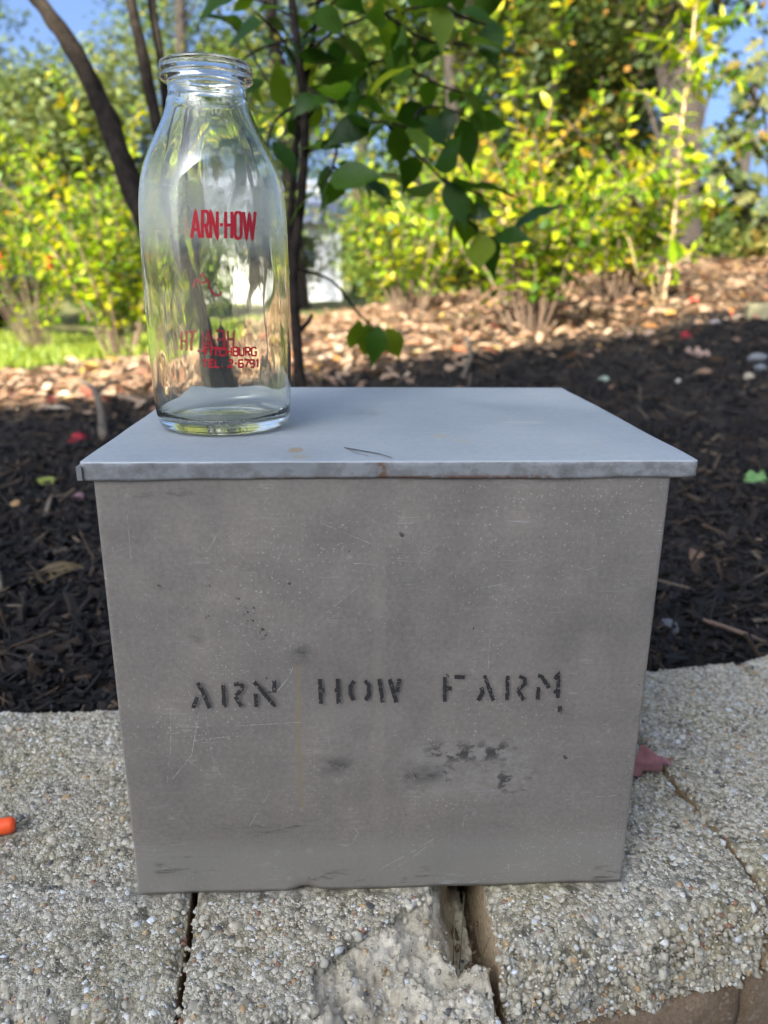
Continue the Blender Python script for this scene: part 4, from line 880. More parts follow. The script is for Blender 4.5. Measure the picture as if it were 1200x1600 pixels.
# forked stick at the left, bare root at the middle
M['stick'] = plain('weathered_stick', (.09, .07, .05), .85, 0, .35, 70.0, .002)
def sticks(name, paths, radii, label, cat='stick', mat='stick'):
    base = np.array(paths[0][0]); mb = MB()
    for pth, r in zip(paths, radii):
        V, F = tube(catmull(pth, 6)-base, r, 8, .12); mb.add(V, F)
    o = mb.build(name, M[mat], None, True, base); tag(o, label, cat); return o
def gp(px, py, dz=0.0): return np.array(ground_hit(px, py))+[0, 0, dz]
sticks('forked_stick', [[gp(163, 690, .01), gp(160, 665, .05), gp(148, 640, .07), gp(126, 618, .06)], [gp(150, 645, .06), gp(175, 630, .07), gp(205, 612, .05)]], [(.013, .011, .009, .006), (.008, .005)], 'forked bare stick on the mulch left of the bottle')
sticks('curved_twig', [[gp(722, 592, .0), gp(735, 575, .05), gp(728, 555, .07), gp(722, 548, .05)]], [(.010, .008, .006)], 'short curved pale twig on the ground behind the lid')
sticks('wood_splinter', [[at(174, 1280, .601), at(187, 1278, .603), at(203, 1277, .606)]], [(.0014, .0018, .0012)], 'tan wood splinter lying on the wall against the box left edge', 'splinter', 'cane')
sticks('long_twig', [[gp(1095, 985, .015), gp(1150, 1010, .02), gp(1196, 1018, .012)]], [(.003, .003, .002)], 'reddish brown twig lying along the wall back edge at right', 'stick', 'twig')
sticks('pale_twig', [[gp(-6, 900, .02), gp(2, 925, .03), gp(6, 945, .02)]], [(.004, .004, .002)], 'pale stick end at the left picture edge on the mulch')
# orange plastic rod end
M['orange'] = plain('orange_plastic', (.85, .10, .025), .35, 0, .04, 20.0)
e1 = on_z(24, 1288, .0075); e0 = on_z(-170, 1318, .0075); ax = (e0-e1)/np.linalg.norm(e0-e1)
pth = [e1-ax*.0002, e1+ax*.0006, e1+ax*.002, e1+ax*.004, e1+ax*.03, e0]
V, F = tube(np.array(pth)-e0, [.001], 20)
rr = [.0022, .0044, .0058, .0062, .0062, .0062]; A_ = np.array(pth); ns = 20
def rod(pts, rad, ns=20):
    T = ax; a = np.cross(T, [0, 0, 1.]); a /= np.linalg.norm(a); b = np.cross(T, a); an = np.arange(ns)/ns*2*pi
    V = np.array([[p+(np.cos(t)*a+np.sin(t)*b)*r for p, r in zip(pts, rad)] for t in an]).reshape(-1, 3); n = len(pts)
    F = [tuple(f) for f in gridF(ns, n, True)]+[tuple(range(0, ns*n, n)), tuple(range(n-1, ns*n, n))[::-1]]; return V, F
V, F = rod(pth, rr); o = MB().add(V-e0, F).build('orange_rod', M['orange'], None, True, e0); tag(o, 'rounded end of an orange plastic rod lying on the wall', 'rod')
# pine needles standing in the gap
M['needle'] = plain('pine_needle', (.07, .075, .025), .5, 0, .3, 90.0)
b0 = np.array([.052, -.034, -.062]); pn = empty('pine_needles', b0); tag(pn, 'few pine needles standing in the gap between the wall blocks', 'pine needles')
for k, (dx, dy, dz) in enumerate([(.003, .022, .062), (.006, .024, .064), (-.010, .0, .02), (.012, -.004, .05)]):
    s0 = np.array([.004*k-.006, .002*k, 0]); V, F = tube([s0, s0+np.array([dx*.5, dy*.45, dz*.5]), s0+np.array([dx, dy, dz])], [.00045, .0004, .0002], 6); MB().add(V, F).build('needle', M['needle'], pn, True)

# ================================================================== shrubs
def cane_shrub(base, canes, leaf_tm, leaf_len, mats, name, label, group, nobj=240, canemat='cane', spacing=.035, seed=0, start=.25, pairs=2, leafname='leaf', spread=.9, keepfn=None):
    rng = np.random.default_rng(seed); base = np.array(base, float); root = empty(name, base); tag(root, label, 'shrub', group)
    P, A, S = [], [], []
    for ci, (pts, r0) in enumerate(canes):
        C = catmull(pts, 7); V, F = tube(C-base, [r0, r0*.75, r0*.3], 6); MB().add(V, F).build('cane', M[canemat], root, True)
        seg = np.linalg.norm(np.diff(C, axis=0), axis=1); cum = np.concatenate([[0], np.cumsum(seg)]); s = start*cum[-1]+rng.uniform(0, spacing); k = 0
        while s < cum[-1]:
            p = np.array([np.interp(s, cum, C[:, i]) for i in range(3)]); q = np.array([np.interp(min(s+.02, cum[-1]), cum, C[:, i]) for i in range(3)]); q0 = np.array([np.interp(max(s-.02, 0), cum, C[:, i]) for i in range(3)])
            T = (q-q0); T /= np.linalg.norm(T)+1e-9; a = np.cross(T, [.3, .9, .2]); a /= np.linalg.norm(a); b = np.cross(T, a)
            for j in range(pairs):
                if rng.uniform() < .12: continue
                an = k*1.571+j*2*pi/pairs+rng.normal(0, .4); out = a*math.cos(an)+b*math.sin(an)
                d = out*spread+T*rng.uniform(.2, .9)+rng.normal(0, .25, 3); d[2] -= .1
                P.append(p+out*r0*.5); A.append((d, out*.2+np.array([0, 0, 1])+rng.normal(0, .45, 3))); S.append(leaf_len*rng.uniform(.55, 1.2)*(1-.35*(s/cum[-1])**3))
            k += 1; s += spacing*rng.uniform(.7, 1.4)
    P = np.array(P); R_ = orient(np.array([a[0] for a in A]), np.array([a[1] for a in A])); S = np.array(S)
    if keepfn is not None:
        kp = keepfn(proj(P), rng); P, R_, S = P[kp], R_[kp], S[kp]
    pr = proj(P); inf = (pr[:, 0] > -20) & (pr[:, 0] < 1220) & (pr[:, 1] > -20) & (pr[:, 1] < 700); sc = np.where(inf, S/pr[:, 2], 0); order = np.argsort(-sc); one = order[:nobj]; rest = order[nobj:]
    leaf_objs(leafname, tmpl_meshes(leafname, leaf_tm, M[mats[0]]), P[one], R_[one], S[one], root, base)
    if len(rest):
        V, F, R = merge_leaves(leaf_tm, P[rest], R_[rest], S[rest], rng.uniform(0, 1, len(rest))); o = link('foliage', mesh_np('foliage', V-base, F, True, R), M[mats[1]], root); tag(o, kind='stuff')
    return root
def fan(basepx, n, height, tspread, seed, lean=.35, t0=None, pxspread=30):
    """canes fanning up from a base on the ground"""
    rng = np.random.default_rng(seed); b = np.array(ground_hit(*basepx)) if t0 is None else np.array(t0); out = []
    for k in range(n):
        az = rng.uniform(0, 2*pi); ln = lean*math.sqrt(rng.uniform(.02, 1)); h = height*rng.uniform(.55, 1.1); dx, dy = math.cos(az)*ln, math.sin(az)*ln
        s = b+np.array([dx*.15, dy*.15, -.02])
        pts = [s, s+np.array([dx*.35*h, dy*.35*h, .4*h]), s+np.array([dx*.8*h, dy*.8*h, .75*h]), s+np.array([dx*1.45*h, dy*1.45*h, h*(1-.25*ln)])]
        pts = [pts[0]]+[p+rng.normal(0, .03, 3) for p in pts[1:]]; out.append((pts, rng.uniform(.004, .008)))
    return b, out
G_F = 'yellow green shrubs beyond the mulch'
b, c = fan((60, 548), 28, 1.6, 0, 1, .55); cane_shrub(b, c, SMALL, .075, ('forsythia', 'forsythia_mass'), 'leafy_shrub', 'yellow green sunlit shrub at the left picture edge beside the lawn', G_F, 260, 'twig', .026, 1, .18, keepfn=lambda pr_, rg: ~((pr_[:, 0] < 62) & (pr_[:, 1] > 432) & (pr_[:, 1] < 530) & (rg.uniform(size=len(pr_)) < .85)))
b, c = fan((190, 560), 26, 1.5, 0, 2, .5); cane_shrub(b, c, SMALL, .072, ('forsythia', 'forsythia_mass'), 'leafy_shrub', 'yellow green sunlit shrub just left of the glass bottle', G_F, 260, 'twig', .026, 2, .18)
b, c = fan((640, 492), 24, 1.15, 0, 3, .6); cane_shrub(b, c, SMALL, .078, ('forsythia', 'forsythia_mass'), 'leafy_shrub', 'bright green loose shrub in the middle, right of the pale house', G_F, 240, 'twig', .034, 3, .2)
b, c = fan((835, 520), 24, .85, 0, 4, .6); t4 = (b-CAM)@CF
for pts_ in ([(838, 500), (830, 330), (800, 150), (770, 20), (760, -60)], [(832, 500), (800, 320), (740, 160), (700, 40), (690, -40)], [(840, 500), (850, 330), (830, 180), (800, 60), (810, -30)], [(842, 500), (900, 340), (930, 220), (940, 120)], [(836, 500), (780, 340), (690, 230), (610, 170)], [(834, 500), (760, 400), (660, 340), (590, 330)], [(838, 500), (840, 300), (870, 120), (880, 0), (884, -60)]):
    c.append(([at(x_, y_, t4*(1-.07*k_)) for k_, (x_, y_) in enumerate(pts_)], .006))
cane_shrub(b, c, SMALL, .080, ('forsythia', 'forsythia_mass'), 'leafy_shrub', 'bright yellow green many stemmed shrub behind the right half of the lid', G_F, 260, 'twig', .032, 4, .25)
b, c = fan((955, 470), 22, 1.0, 0, 5, .5); cane_shrub(b, c, SMALL, .080, ('forsythia', 'forsythia_mass'), 'leafy_shrub', 'green shrub left of the tall tan stem at right', G_F, 220, 'twig', .032, 5, .2)
b, c = fan((800, 478), 14, 1.15, 0, 6, .3); cane_shrub(b, c, SMALL, .075, ('yellow', 'yellow_mass'), 'autumn_shrub', 'golden yellow autumn shrub behind the many stemmed green one', G_F, 200, 'twig', .032, 6, .3)
# tall tan stemmed shrub at the right
gb = np.array(ground_hit(1035, 478)); tb = (gb-CAM)@CF
main = [gb-[0, 0, .02], at(1048, 400, tb), at(1058, 280, tb*.995), at(1068, 170, tb*.99), at(1082, 60, tb*.985), at(1092, -60, tb*.98), at(1098, -160, tb*.98)]
tall = [(main, .013)]
rt = np.random.default_rng(9)
for (x0, y0, x1, y1, x2, y2) in [(1052, 350, 1100, 320, 1150, 330), (1058, 290, 1010, 250, 960, 250), (1060, 260, 1110, 225, 1130, 235), (1066, 190, 1020, 150, 975, 140), (1070, 160, 1120, 120, 1165, 130), (1078, 90, 1030, 60, 985, 66), (1082, 60, 1130, 30, 1180, 20), (1050, 380, 1000, 350, 955, 360), (1086, 30, 1050, -10, 1000, -20), (1075, 120, 1110, 90, 1130, 60), (1046, 420, 1075, 400, 1100, 380), (1056, 320, 1030, 290, 1000, 300), (1070, 150, 1090, 100, 1120, 80)]:
    dt = rt.uniform(-.35, .35); tall.append(([at(x0, y0, tb*.99), at(x1, y1, tb+dt*.5), at(x2, y2, tb+dt)], .004))
cane_shrub(gb, tall, LANCE, .115, ('forsythia', 'forsythia_mass'), 'tall_shrub', 'tall shrub with a straight tan stem and long bright green leaves at right', G_F, 280, 'cane', .026, 9, .12)
b, c = fan((1040, 476), 7, .45, 0, 12, .8); cane_shrub(b, c, SMALL, .06, ('forsythia', 'forsythia_mass'), 'leafy_shrub', 'low sprouting shoots at the foot of the tall tan stem', G_F, 60, 'cane', .05, 12, .4)

# ---- the big leaved shrub leaning over the bed, close behind the box
lb = np.array([-.25, 1.18, float(terrain(-.25, 1.18))]); lil = empty('lilac_shrub', lb); tag(lil, 'large leaved dark green shrub with bare leaning stems right behind the bottle', 'shrub')
def stem(pts, r, mat='bark', ns=10, rough=.22, nm='stem'):
    V, F = tube(catmull(pts, 8)-lb, r, ns, rough); return MB().add(V, F).build(nm, M[mat], lil, True)
TL = 1.65
stem([lb+[.02, .05, -.03], at(318, 560, TL), at(262, 430, TL), at(215, 318, TL), at(165, 180, TL), at(110, 70, TL-.03), at(58, 0, TL-.05), at(0, -70, TL-.05)], (.030, .028, .026, .0235, .022, .018, .015, .012), 'bark', 16, .2)
stem([lb+[.05, .05, -.03], at(330, 520, 1.7), at(280, 330, 1.7), at(248, 205, 1.68), at(226, 100, 1.66), at(204, -5, 1.65), at(196, -80, 1.65)], (.016, .015, .013, .0125, .0115, .0105), 'bark', 10, .15)
stem([at(275, 300, 1.7), at(262, 190, 1.72), at(252, 100, 1.72), at(236, 0, 1.72), at(228, -80, 1.72)], (.011, .0105, .0095, .009), 'bark', 10, .15)
g1 = np.array([.0, 1.0, 0]); 
s1 = [at(478, 660, 1.42), at(468, 590, 1.42), at(462, 500, 1.42), at(458, 420, 1.42), at(472, 300, 1.42), at(476, 200, 1.41), at(468, 100, 1.40), at(456, 0, 1.40), at(450, -80, 1.40)]
s0 = at(478, 760, 1.42); s0[2] = float(terrain(s0[0], s0[1]))-.02
stem([s0]+s1, (.011, .0105, .0105, .010, .009, .0085, .008, .0075, .007, .006), 'bark', 9, .12)
stem([at(461, 470, 1.425), at(452, 380, 1.44), at(458, 290, 1.45), at(466, 200, 1.46), at(480, 110, 1.46), at(492, 40, 1.46), at(505, -60, 1.46)], (.007, .0065, .006, .006, .005), 'bark', 8, .12)
stem([at(464, 520, 1.42), at(480, 505, 1.44), at(488, 492, 1.45)], (.006, .003), 'bark', 8, .12)
TW = [([(468, 100), (520, 50), (600, 20), (690, 8)], 1.42, 1.30), ([(474, 60), (500, 30), (540, -20)], 1.44, 1.40), ([(476, 200), (420, 130), (380, 60), (340, 20)], 1.42, 1.55), ([(470, 160), (430, 190), (412, 250)], 1.42, 1.30),
      ([(474, 240), (530, 210), (590, 190), (640, 200)], 1.44, 1.36), ([(476, 190), (540, 120), (610, 90), (680, 80)], 1.42, 1.50), ([(466, 110), (440, 60), (400, 20)], 1.42, 1.3), ([(600, 190), (640, 230), (690, 280), (720, 330)], 1.40, 1.55),
      ([(690, 280), (740, 300), (790, 320)], 1.5, 1.6), ([(610, 90), (680, 130), (740, 150)], 1.46, 1.6), ([(600, 20), (660, 60), (730, 70)], 1.35, 1.45), ([(466, 420), (520, 440), (560, 490), (590, 515)], 1.43, 1.5), ([(530, 210), (520, 260), (500, 300)], 1.44, 1.4), ([(720, 330), (760, 370), (800, 360)], 1.55, 1.6),
      ([(460, 30), (420, 5), (370, -10), (330, -30)], 1.40, 1.5), ([(480, 10), (560, -20), (650, -40), (740, -50)], 1.42, 1.35), ([(470, 130), (500, 150), (540, 160), (570, 150)], 1.41, 1.28), ([(640, 200), (660, 170), (700, 170), (740, 190)], 1.40, 1.62), ([(500, 40), (540, 60), (560, 100), (590, 130)], 1.45, 1.6), ([(690, 10), (730, 30), (770, 40)], 1.30, 1.5), ([(460, 60), (400, 80), (360, 110), (350, 120)], 1.42, 1.75), ([(520, 260), (560, 280), (600, 270)], 1.42, 1.7)]
LP, LA, LS = [], [], []; rv = np.random.default_rng(17)
for pts, t0, t1 in TW:
    C = catmull([at(x, y, t0+(t1-t0)*k/(len(pts)-1)) for k, (x, y) in enumerate(pts)], 6); stem([C[i] for i in range(0, len(C), 3)]+[C[-1]], (.0030, .0024, .0014), 'bark', 6, 0, 'twig')
    seg = np.concatenate([[0], np.cumsum(np.linalg.norm(np.diff(C, axis=0), axis=1))]); s = .02 if pts[0] != (466, 420) else seg[-1]*.8; k = 0
    while s < seg[-1]+.015:
        p = np.array([np.interp(s, seg, C[:, i]) for i in range(3)]); T = C[min(len(C)-1, int(s/seg[-1]*len(C))+1) if s < seg[-1] else -1]-C[max(0, min(len(C)-2, int(s/seg[-1]*len(C))-1))]; T /= np.linalg.norm(T)+1e-9
        sd = np.cross(T, [0, 0, 1]); sd /= np.linalg.norm(sd)+1e-9
        for j in (-1, 1):
            if rv.uniform() < .42: continue
            d = sd*j*rv.uniform(.4, 1)+T*rv.uniform(.1, .7)+np.array([0, 0, -rv.uniform(-.3, .7)])+rv.normal(0, .3, 3)
            LP.append(p+sd*j*.008); LA.append((d, np.array([0, -.15, .8])+rv.normal(0, .5, 3))); LS.append(rv.uniform(.05, .12))
        s += rv.uniform(.030, .050); k += 1
# two hanging leaves low down
for x, y, t in ((572, 505, 1.5), (592, 508, 1.48), (604, 512, 1.5), (560, 500, 1.53)): LP.append(at(x, y, t)); LA.append((np.array([rv.normal(0, .3), rv.normal(0, .3), -1]), np.array([.2, -1, .2])+rv.normal(0, .3, 3))); LS.append(.085)
LP = np.array(LP); LAm = orient(np.array([a[0] for a in LA]), np.array([a[1] for a in LA])); LS = np.array(LS)
leaf_objs('leaf', tmpl_meshes('leaf', OVATE, M['lilac'], 4, .012), LP, LAm, LS, lil, lb)

# ================================================================== trees
DENS = 2.15
def tree(base, height, r, lobes, nleaf, leaf, mat, name, label, trunk_pts=None, barkmat='bark_far', seed=0, clump=.28, per=26, limbs=6, keepfn=None, tm=TINY):
    rng = np.random.default_rng(seed); base = np.array(base, float); root = empty(name, base); tag(root, label, 'tree', 'trees beyond the bed')
    tp = trunk_pts if trunk_pts is not None else [base-[0, 0, .2], base+[.03*height*rng.normal(), .0, height*.35], base+[.04*height*rng.normal(), .05, height*.7], base+[.05*height*rng.normal(), 0, height*.97]]
    C = catmull(tp, 8); V, F = tube(C-base, [r*1.25, r, r*.75, r*.3], 14, .08); MB().add(V, F).build('trunk', M[barkmat], root, True)
    L = np.array([l[0] for l in lobes], float); Rd = np.array([l[1] for l in lobes], float)
    vol = Rd.prod(1)**.75; w = vol/vol.sum(); nc = max(8, nleaf//per); li = rng.choice(len(lobes), nc, p=w)
    d = rng.normal(size=(nc, 3)); d /= np.linalg.norm(d, axis=1)[:, None]; cc = L[li]+d*Rd[li]*(rng.uniform(0, 1, nc)**.45)[:, None]
    mb = MB()
    for k in range(min(nc, limbs*4)):
        i = rng.integers(nc); h = np.clip((cc[i][2]-base[2])*rng.uniform(.45, .8), .3, height*.9); j = int(np.clip(h/height*len(C), 1, len(C)-2)); a = C[j]; m_ = (a+cc[i])/2+[0, 0, .15*np.linalg.norm(cc[i]-a)*.4]
        V, F = tube(catmull([a, m_, cc[i]], 4)-base, [r*.16, r*.10, .006], 5); mb.add(V, F)
    mb.build('limbs', M[barkmat], root, True)
    nleaf = int(nleaf*DENS); ci = rng.integers(0, nc, nleaf); P = cc[ci]+rng.normal(0, clump, (nleaf, 3))*[1, 1, .6]; tint = np.clip(rng.normal(.45, .22, nleaf)+(rng.uniform(size=nc)[ci]-.5)*.5, 0, 1)
    az = rng.uniform(0, 6.28, nleaf); A = orient(np.stack([np.cos(az), np.sin(az), rng.normal(-.2, .5, nleaf)], -1), np.stack([rng.normal(0, .6, nleaf), rng.normal(-.2, .6, nleaf), np.ones(nleaf)], -1)); S = leaf*rng.uniform(.6, 1.3, nleaf)
    if keepfn is not None: kp = keepfn(proj(P), rng); P, A, S, tint = P[kp], A[kp], S[kp], tint[kp]
    V, F, R = merge_leaves(tm, P, A, S, tint); o = link('crown', mesh_np('crown', V-base, F, True, R), M[mat], root); tag(o, kind='stuff'); return root
def tz(x, y): return float(terrain(x, y))
def lob(px, py, t, rx, ry, rz): return (at(px, py, t), (rx, ry, rz))
# big trunk at the right (its crown is mostly above the picture)
tb_ = at(1062, 430, 6.6); tb_[2] = tz(tb_[0], tb_[1])
tree(tb_, 8.5, .17, [lob(980, 60, 6.8, .9, .8, .55), lob(1080, -90, 6.4, .8, .8, .45), lob(1000, -250, 6.6, 1.8, 1.5, 1.0), lob(930, 190, 7.2, .6, .5, .45)], 9000, .085, 'oak_mass', 'oak_tree', 'brown trunked oak behind the tall tan stem at right',
     [tb_-[0, 0, .2], at(1060, 330, 6.6), at(1066, 150, 6.6), at(1060, 0, 6.6), at(1055, -300, 6.6), at(1050, -900, 6.6)], seed=2, clump=.16, limbs=2)
def T(px, t, h, r, lobes, n, leaf, mat, label, seed, **k):
    b = at(px, 440, t); b[2] = tz(b[0], b[1]); return tree(b, h, r, lobes, n, leaf, mat, 'broadleaf_tree', label, seed=seed, **k)
T(-70, 13, 8, .10, [lob(40, 250, 13, 2.2, 1.6, 1.5), lob(160, 180, 13.5, 1.7, 1.4, 1.3), lob(70, 400, 12.5, 2.0, 1.2, .8)], 9500, .12, 'soft', 'hazy green tree at the far left behind the yellow green shrubs', 3)
T(320, 15, 9, .12, [lob(300, 60, 15, 1.8, 1.5, 1.4), lob(360, 220, 15, 1.9, 1.5, 1.6), lob(230, 330, 14, 1.8, 1.2, 1.1), lob(330, -120, 15, 2.4, 2, 1.4)], 9000, .12, 'far', 'dark green tree directly behind the bottle neck', 4)
T(470, 19, 10, .2, [lob(440, 150, 19, 2.2, 1.8, 2.0), lob(560, 100, 19, 2.0, 1.6, 1.6), lob(500, -60, 19, 3, 2, 1.6), lob(450, 400, 19.5, 1.4, 1, 1.0)], 9000, .15, 'soft', 'tall green tree rising behind the pale house', 5)
T(640, 11, 8, .08, [lob(640, 330, 11.5, 1.1, 1.0, 1.1), lob(700, 210, 11, 1.4, 1.2, 1.2), lob(620, 90, 11, 1.3, 1.1, 1.0), lob(720, 420, 11, 1.5, 1, .6), lob(700, 20, 11, 1.6, 1.3, 1.0)], 8500, .11, 'far', 'dark green tree in the middle right of the house', 6)
T(850, 16, 9, .18, [lob(900, 130, 16, .9, .8, 2.0), lob(870, 300, 16, 1.6, 1.2, 1.6), lob(890, -60, 16, .9, .8, 1.2), lob(820, 400, 15, 1.6, 1.0, .7)], 12000, .13, 'gold', 'pale golden green tree between the dark trees right of centre', 7)
T(745, 9, 8, .06, [lob(770, 130, 9, .9, .8, .9), lob(810, 40, 9, .9, .8, .7), lob(760, 250, 9.2, .7, .6, .6), lob(740, -120, 9, 1.5, 1.2, .8)], 5500, .10, 'far', 'dark leafy tree left of the golden green tree', 8)
T(985, 10, 8, .07, [lob(975, 300, 10, .75, .7, 1.1), lob(950, 200, 10, .7, .7, .8), lob(1000, 400, 10, 1.1, .9, .5), lob(960, 60, 10.5, .8, .8, .7)], 10000, .10, 'far', 'dark green tree just left of the brown oak trunk', 9)
T(1150, 17, 5, .14, [lob(1150, 385, 17, 1.6, 1.2, .75), lob(1220, 385, 17, 1.5, 1.2, .7), lob(1090, 380, 17, 1.1, 1, .8)], 10000, .13, 'far', 'low sunlit tree on the skyline at the right picture edge', 10)
T(-60, 22, 9, .2, [lob(-90, 200, 22, 3.5, 2, 3), lob(60, 330, 22, 3, 2, 2), lob(-120, 0, 22, 3, 2, 2)], 9000, .18, 'far', 'distant green tree beyond the left picture edge', 11)
T(560, 32, 12, .25, [lob(600, 380, 32, 6, 2, 2), lob(760, 350, 32, 5, 2, 3.0), lob(420, 330, 34, 4, 2, 3), lob(1000, 370, 30, 5, 2, 2.2)], 12000, .24, 'far', 'far wooded tree line glimpsed between the shrubs', 12)
# bushy understorey closing the view between shrubs and trees
US = [(165, 10.5, 420, 1.0, .5, 'far'), (250, 7.5, 430, .9, .5, 'far'), (610, 9.0, 410, .5, .5, 'far'), (700, 7.5, 400, .9, .55, 'far'), (860, 7.8, 390, 1.0, .6, 'gold'), (1000, 8.4, 370, 1.0, .6, 'far'), (1130, 9.0, 395, 1.1, .35, 'far'), (1240, 8.6, 390, 1.0, .4, 'gold'), (-30, 11.5, 380, 1.4, .8, 'far')]
UL = ['mid green bush behind the shrub at the left edge', 'mid green bush behind the bottle', 'small green bush right of the pale house', 'green bush behind the middle shrub', 'pale green bush behind the golden shrub', 'green bush beneath the dark tree left of the oak trunk', 'low green bush on the crest right of the oak trunk', 'pale bush on the crest at the right edge', 'green bush behind the parked car']
for (px, t_, py, rx, rz, mt), lb_ in zip(US, UL):
    bb = at(px, py, t_); bb[2] = tz(bb[0], bb[1]); tree(bb, rz*2, .03, [(at(px, py, t_), (rx, .6, rz)), (at(px-30, py-25, t_), (rx*.5, .5, rz*.8)), (at(px+35, py-15, t_+.2), (rx*.5, .5, rz*.8))], 2600, .075, mt, 'understorey_bush', lb_, seed=int(px+500), clump=.13, limbs=2)['category'] = 'bush'
# oak spray hanging in front of the sky at the right edge
ob = at(1085, 330, 5.4); oak = empty('oak_sapling', (at(1205, 440, 5.2)[0], at(1205, 440, 5.2)[1], tz(*at(1205, 440, 5.2)[:2]))); OB = np.array(oak.location); tag(oak, 'slender oak sapling with dark lobed leaves against the blue sky at right', 'tree')
OP, OA, OS = [], [], []; ro = np.random.default_rng(5)
sp_ = [[OB-[0, 0, .05], at(1208, 340, 5.2), at(1200, 230, 5.2), at(1190, 120, 5.2), at(1195, 40, 5.2)], [at(1206, 330, 5.2), at(1170, 290, 5.1), at(1130, 260, 5.0), at(1112, 265, 5.0)], [at(1202, 260, 5.2), at(1170, 215, 5.2), at(1135, 190, 5.2)], [at(1195, 180, 5.2), at(1165, 130, 5.1), at(1150, 100, 5.1)], [at(1207, 350, 5.2), at(1175, 345, 5.3), at(1140, 330, 5.3), at(1112, 320, 5.3)]]
for i, pts in enumerate(sp_):
    V, F = tube(catmull(pts, 6)-OB, [.018 if i == 0 else .007, .004], 7); MB().add(V, F).build('trunk' if i == 0 else 'branch', M['bark'], oak, True)
    C = catmull(pts, 8)[(16 if i == 0 else 4):]
    for p in C:
        for _ in range(1 if i == 0 else 2):
            a = ro.uniform(0, 6.28); OP.append(p+ro.normal(0, .03, 3)); OA.append((np.array([math.cos(a), .4*math.sin(a), -.5+ro.normal(0, .4)]), np.array([ro.normal(0, .5), -.9, .5]))); OS.append(ro.uniform(.12, .19))
leaf_objs('leaf', tmpl_meshes('leaf', OAKL, M['oak'], 3, .03), np.array(OP), orient(np.array([a[0] for a in OA]), np.array([a[1] for a in OA])), np.array(OS), oak, OB)

# ================================================================== things in the distance
# pale house with a white post
hb = at(430, 462, 24); hz_ = tz(hb[0], hb[1])
h2 = empty('house', (hb[0], hb[1], hz_)); tag(h2, 'pale blue grey house glimpsed right of the bottle through the stems', 'house'); h2.rotation_euler.z = .12
M['pale'] = plain('pale_siding', (.50, .50, .53), .7, 0, .06, 3.0); M['roof_b'] = plain('blue_grey_roof', (.20, .22, .30), .8, 0, .15, 6.0)
for k in range(12): MB().box((-2.6, 0, k*.2), (2.05, 5, k*.2+.194)).build('siding_board', M['pale'], h2)
mb = MB(); mb.add([(-2.9, -.5, 2.3), (2.4, -.5, 2.3), (2.4, 2.5, 3.7), (-2.9, 2.5, 3.7), (-2.9, 5.5, 2.3), (2.4, 5.5, 2.3), (-2.9, -.5, 2.42), (2.4, -.5, 2.42), (2.4, 2.5, 3.85), (-2.9, 2.5, 3.85), (-2.9, 5.5, 2.42), (2.4, 5.5, 2.42)], [(0, 1, 2, 3), (3, 2, 5, 4), (6, 9, 8, 7), (9, 10, 11, 8), (0, 6, 7, 1), (4, 5, 11, 10), (0, 3, 9, 6), (3, 4, 10, 9), (1, 7, 8, 2), (2, 8, 11, 5)]); mb.build('roof', M['roof_b'], h2)
MB().box((1.9, -.38, 0), (2.06, -.22, 2.3)).build('porch_post', M['white'], h2); MB().box((-2.6, -.36, 0), (-2.46, -.22, 2.3)).build('porch_post', M['white'], h2)
for x in (-1.6, .9): w = MB().box((x-.45, -.05, .9), (x+.45, 0, 2.0)).build('window', M['white'], h2); MB().box((x-.38, -.06, .97), (x+.38, -.05, 1.93)).build('pane', M['pane'], w)
# dark parked car at the left edge
M['carpaint'] = plain('dark_car_paint', (.012, .014, .018), .25, 0, .1, 5.0); M['tyre'] = plain('tyre_rubber', (.015, .015, .015), .8, 0, .1, 10.0); M['rim'] = plain('wheel_rim', (.45, .45, .47), .3, .8, .1, 10.0)
M['red_lens'] = plain('red_lens', (.45, .02, .02), .2, 0, .1, 10.0); M['clear_lens'] = plain('clear_lens', (.7, .7, .7), .15, 0, .05, 10.0)
cb = at(-150, 500, 9.5); cz = tz(cb[0], cb[1]); car = empty('parked_car', (cb[0]-.12, cb[1]-1.2, tz(cb[0], cb[1]-1.2))); tag(car, 'dark parked car behind the lawn at the left picture edge', 'car')
side = [(-2.15, .30), (-2.2, .62), (-2.05, .80), (-1.15, .92), (-.55, 1.36), (.55, 1.42), (1.25, 1.36), (1.75, .98), (2.12, .90), (2.2, .60), (2.15, .30)]
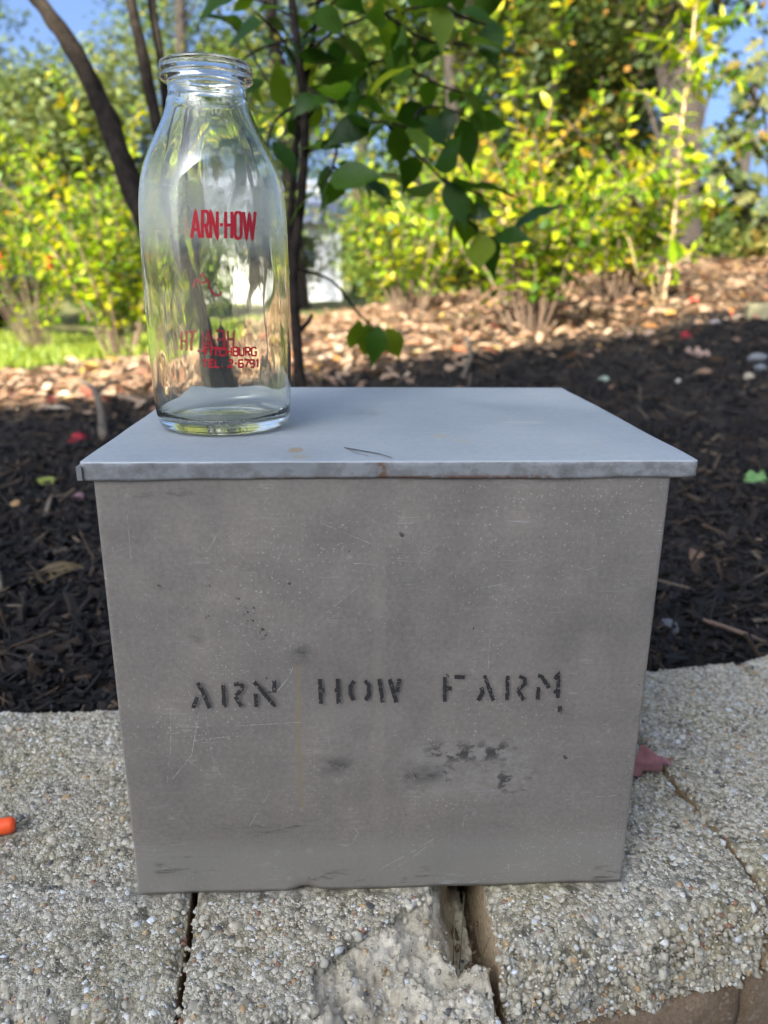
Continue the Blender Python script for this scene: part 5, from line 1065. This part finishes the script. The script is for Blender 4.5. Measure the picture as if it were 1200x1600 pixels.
def extr(pts, y0, y1, ins=0):
    n = len(pts); V = [(x, y0, z) for x, z in pts]+[(x, y1, z) for x, z in pts]; return V, [tuple(range(n)), tuple(range(2*n-1, n-1, -1))]+[(i, n+i, n+(i+1) % n, (i+1) % n) for i in range(n)]
V, F = extr(side, -.85, .85); bo = bevel(MB().add(V, F).build('body', M['carpaint'], car), .08, 3)
for x in (-1.35, 1.35):
    for y in (-.86, .86):
        a = np.linspace(0, 2*pi, 25)[:-1]; V = [(x+.32*math.cos(t), y-.1, .32+.32*math.sin(t)) for t in a]+[(x+.32*math.cos(t), y+.1, .32+.32*math.sin(t)) for t in a]; n = 24
        w = MB().add(V, [tuple(range(n)), tuple(range(2*n-1, n-1, -1))]+[(i, n+i, n+(i+1) % n, (i+1) % n) for i in range(n)]).build('wheel', M['tyre'], car)
        V = [(x+.2*math.cos(t), y+(-.115 if y < 0 else .115), .32+.2*math.sin(t)) for t in a]; MB().add(V, [tuple(range(n))]).build('rim', M['rim'], w)
for p_ in ([(-1.0, .95), (-.52, 1.30), (.1, 1.35), (.1, .97)], [(.2, .97), (.2, 1.35), (.60, 1.35), (1.2, 1.29), (1.55, 1.0)]):
    V, F = extr(p_, -.862, -.84); MB().add(V, F).build('side_window', M['pane'], car)
MB().box((2.1, -.8, .68), (2.24, -.5, .86)).build('tail_light', M['red_lens'], car); MB().box((2.1, .5, .68), (2.24, .8, .86)).build('tail_light', M['red_lens'], car)
MB().box((-2.24, -.8, .6), (-2.1, -.5, .74)).build('headlight', M['clear_lens'], car); MB().box((-2.24, .5, .6), (-2.1, .8, .74)).build('headlight', M['clear_lens'], car)
# landscape timber end at the right
M['timber'] = plain('weathered_timber', (.24, .21, .12), .85, 0, .3, 22.0, .003)
t0 = np.array(ground_hit(1167, 500)); tm_ = bevel(MB().box((0, 0, -.03), (1.6, .13, .075)).build('landscape_timber', M['timber'], None, False, t0), .012, 2); tm_.rotation_euler = (0, 0, -.35); tag(tm_, 'weathered greenish landscape timber lying on the slope at the right edge', 'timber')
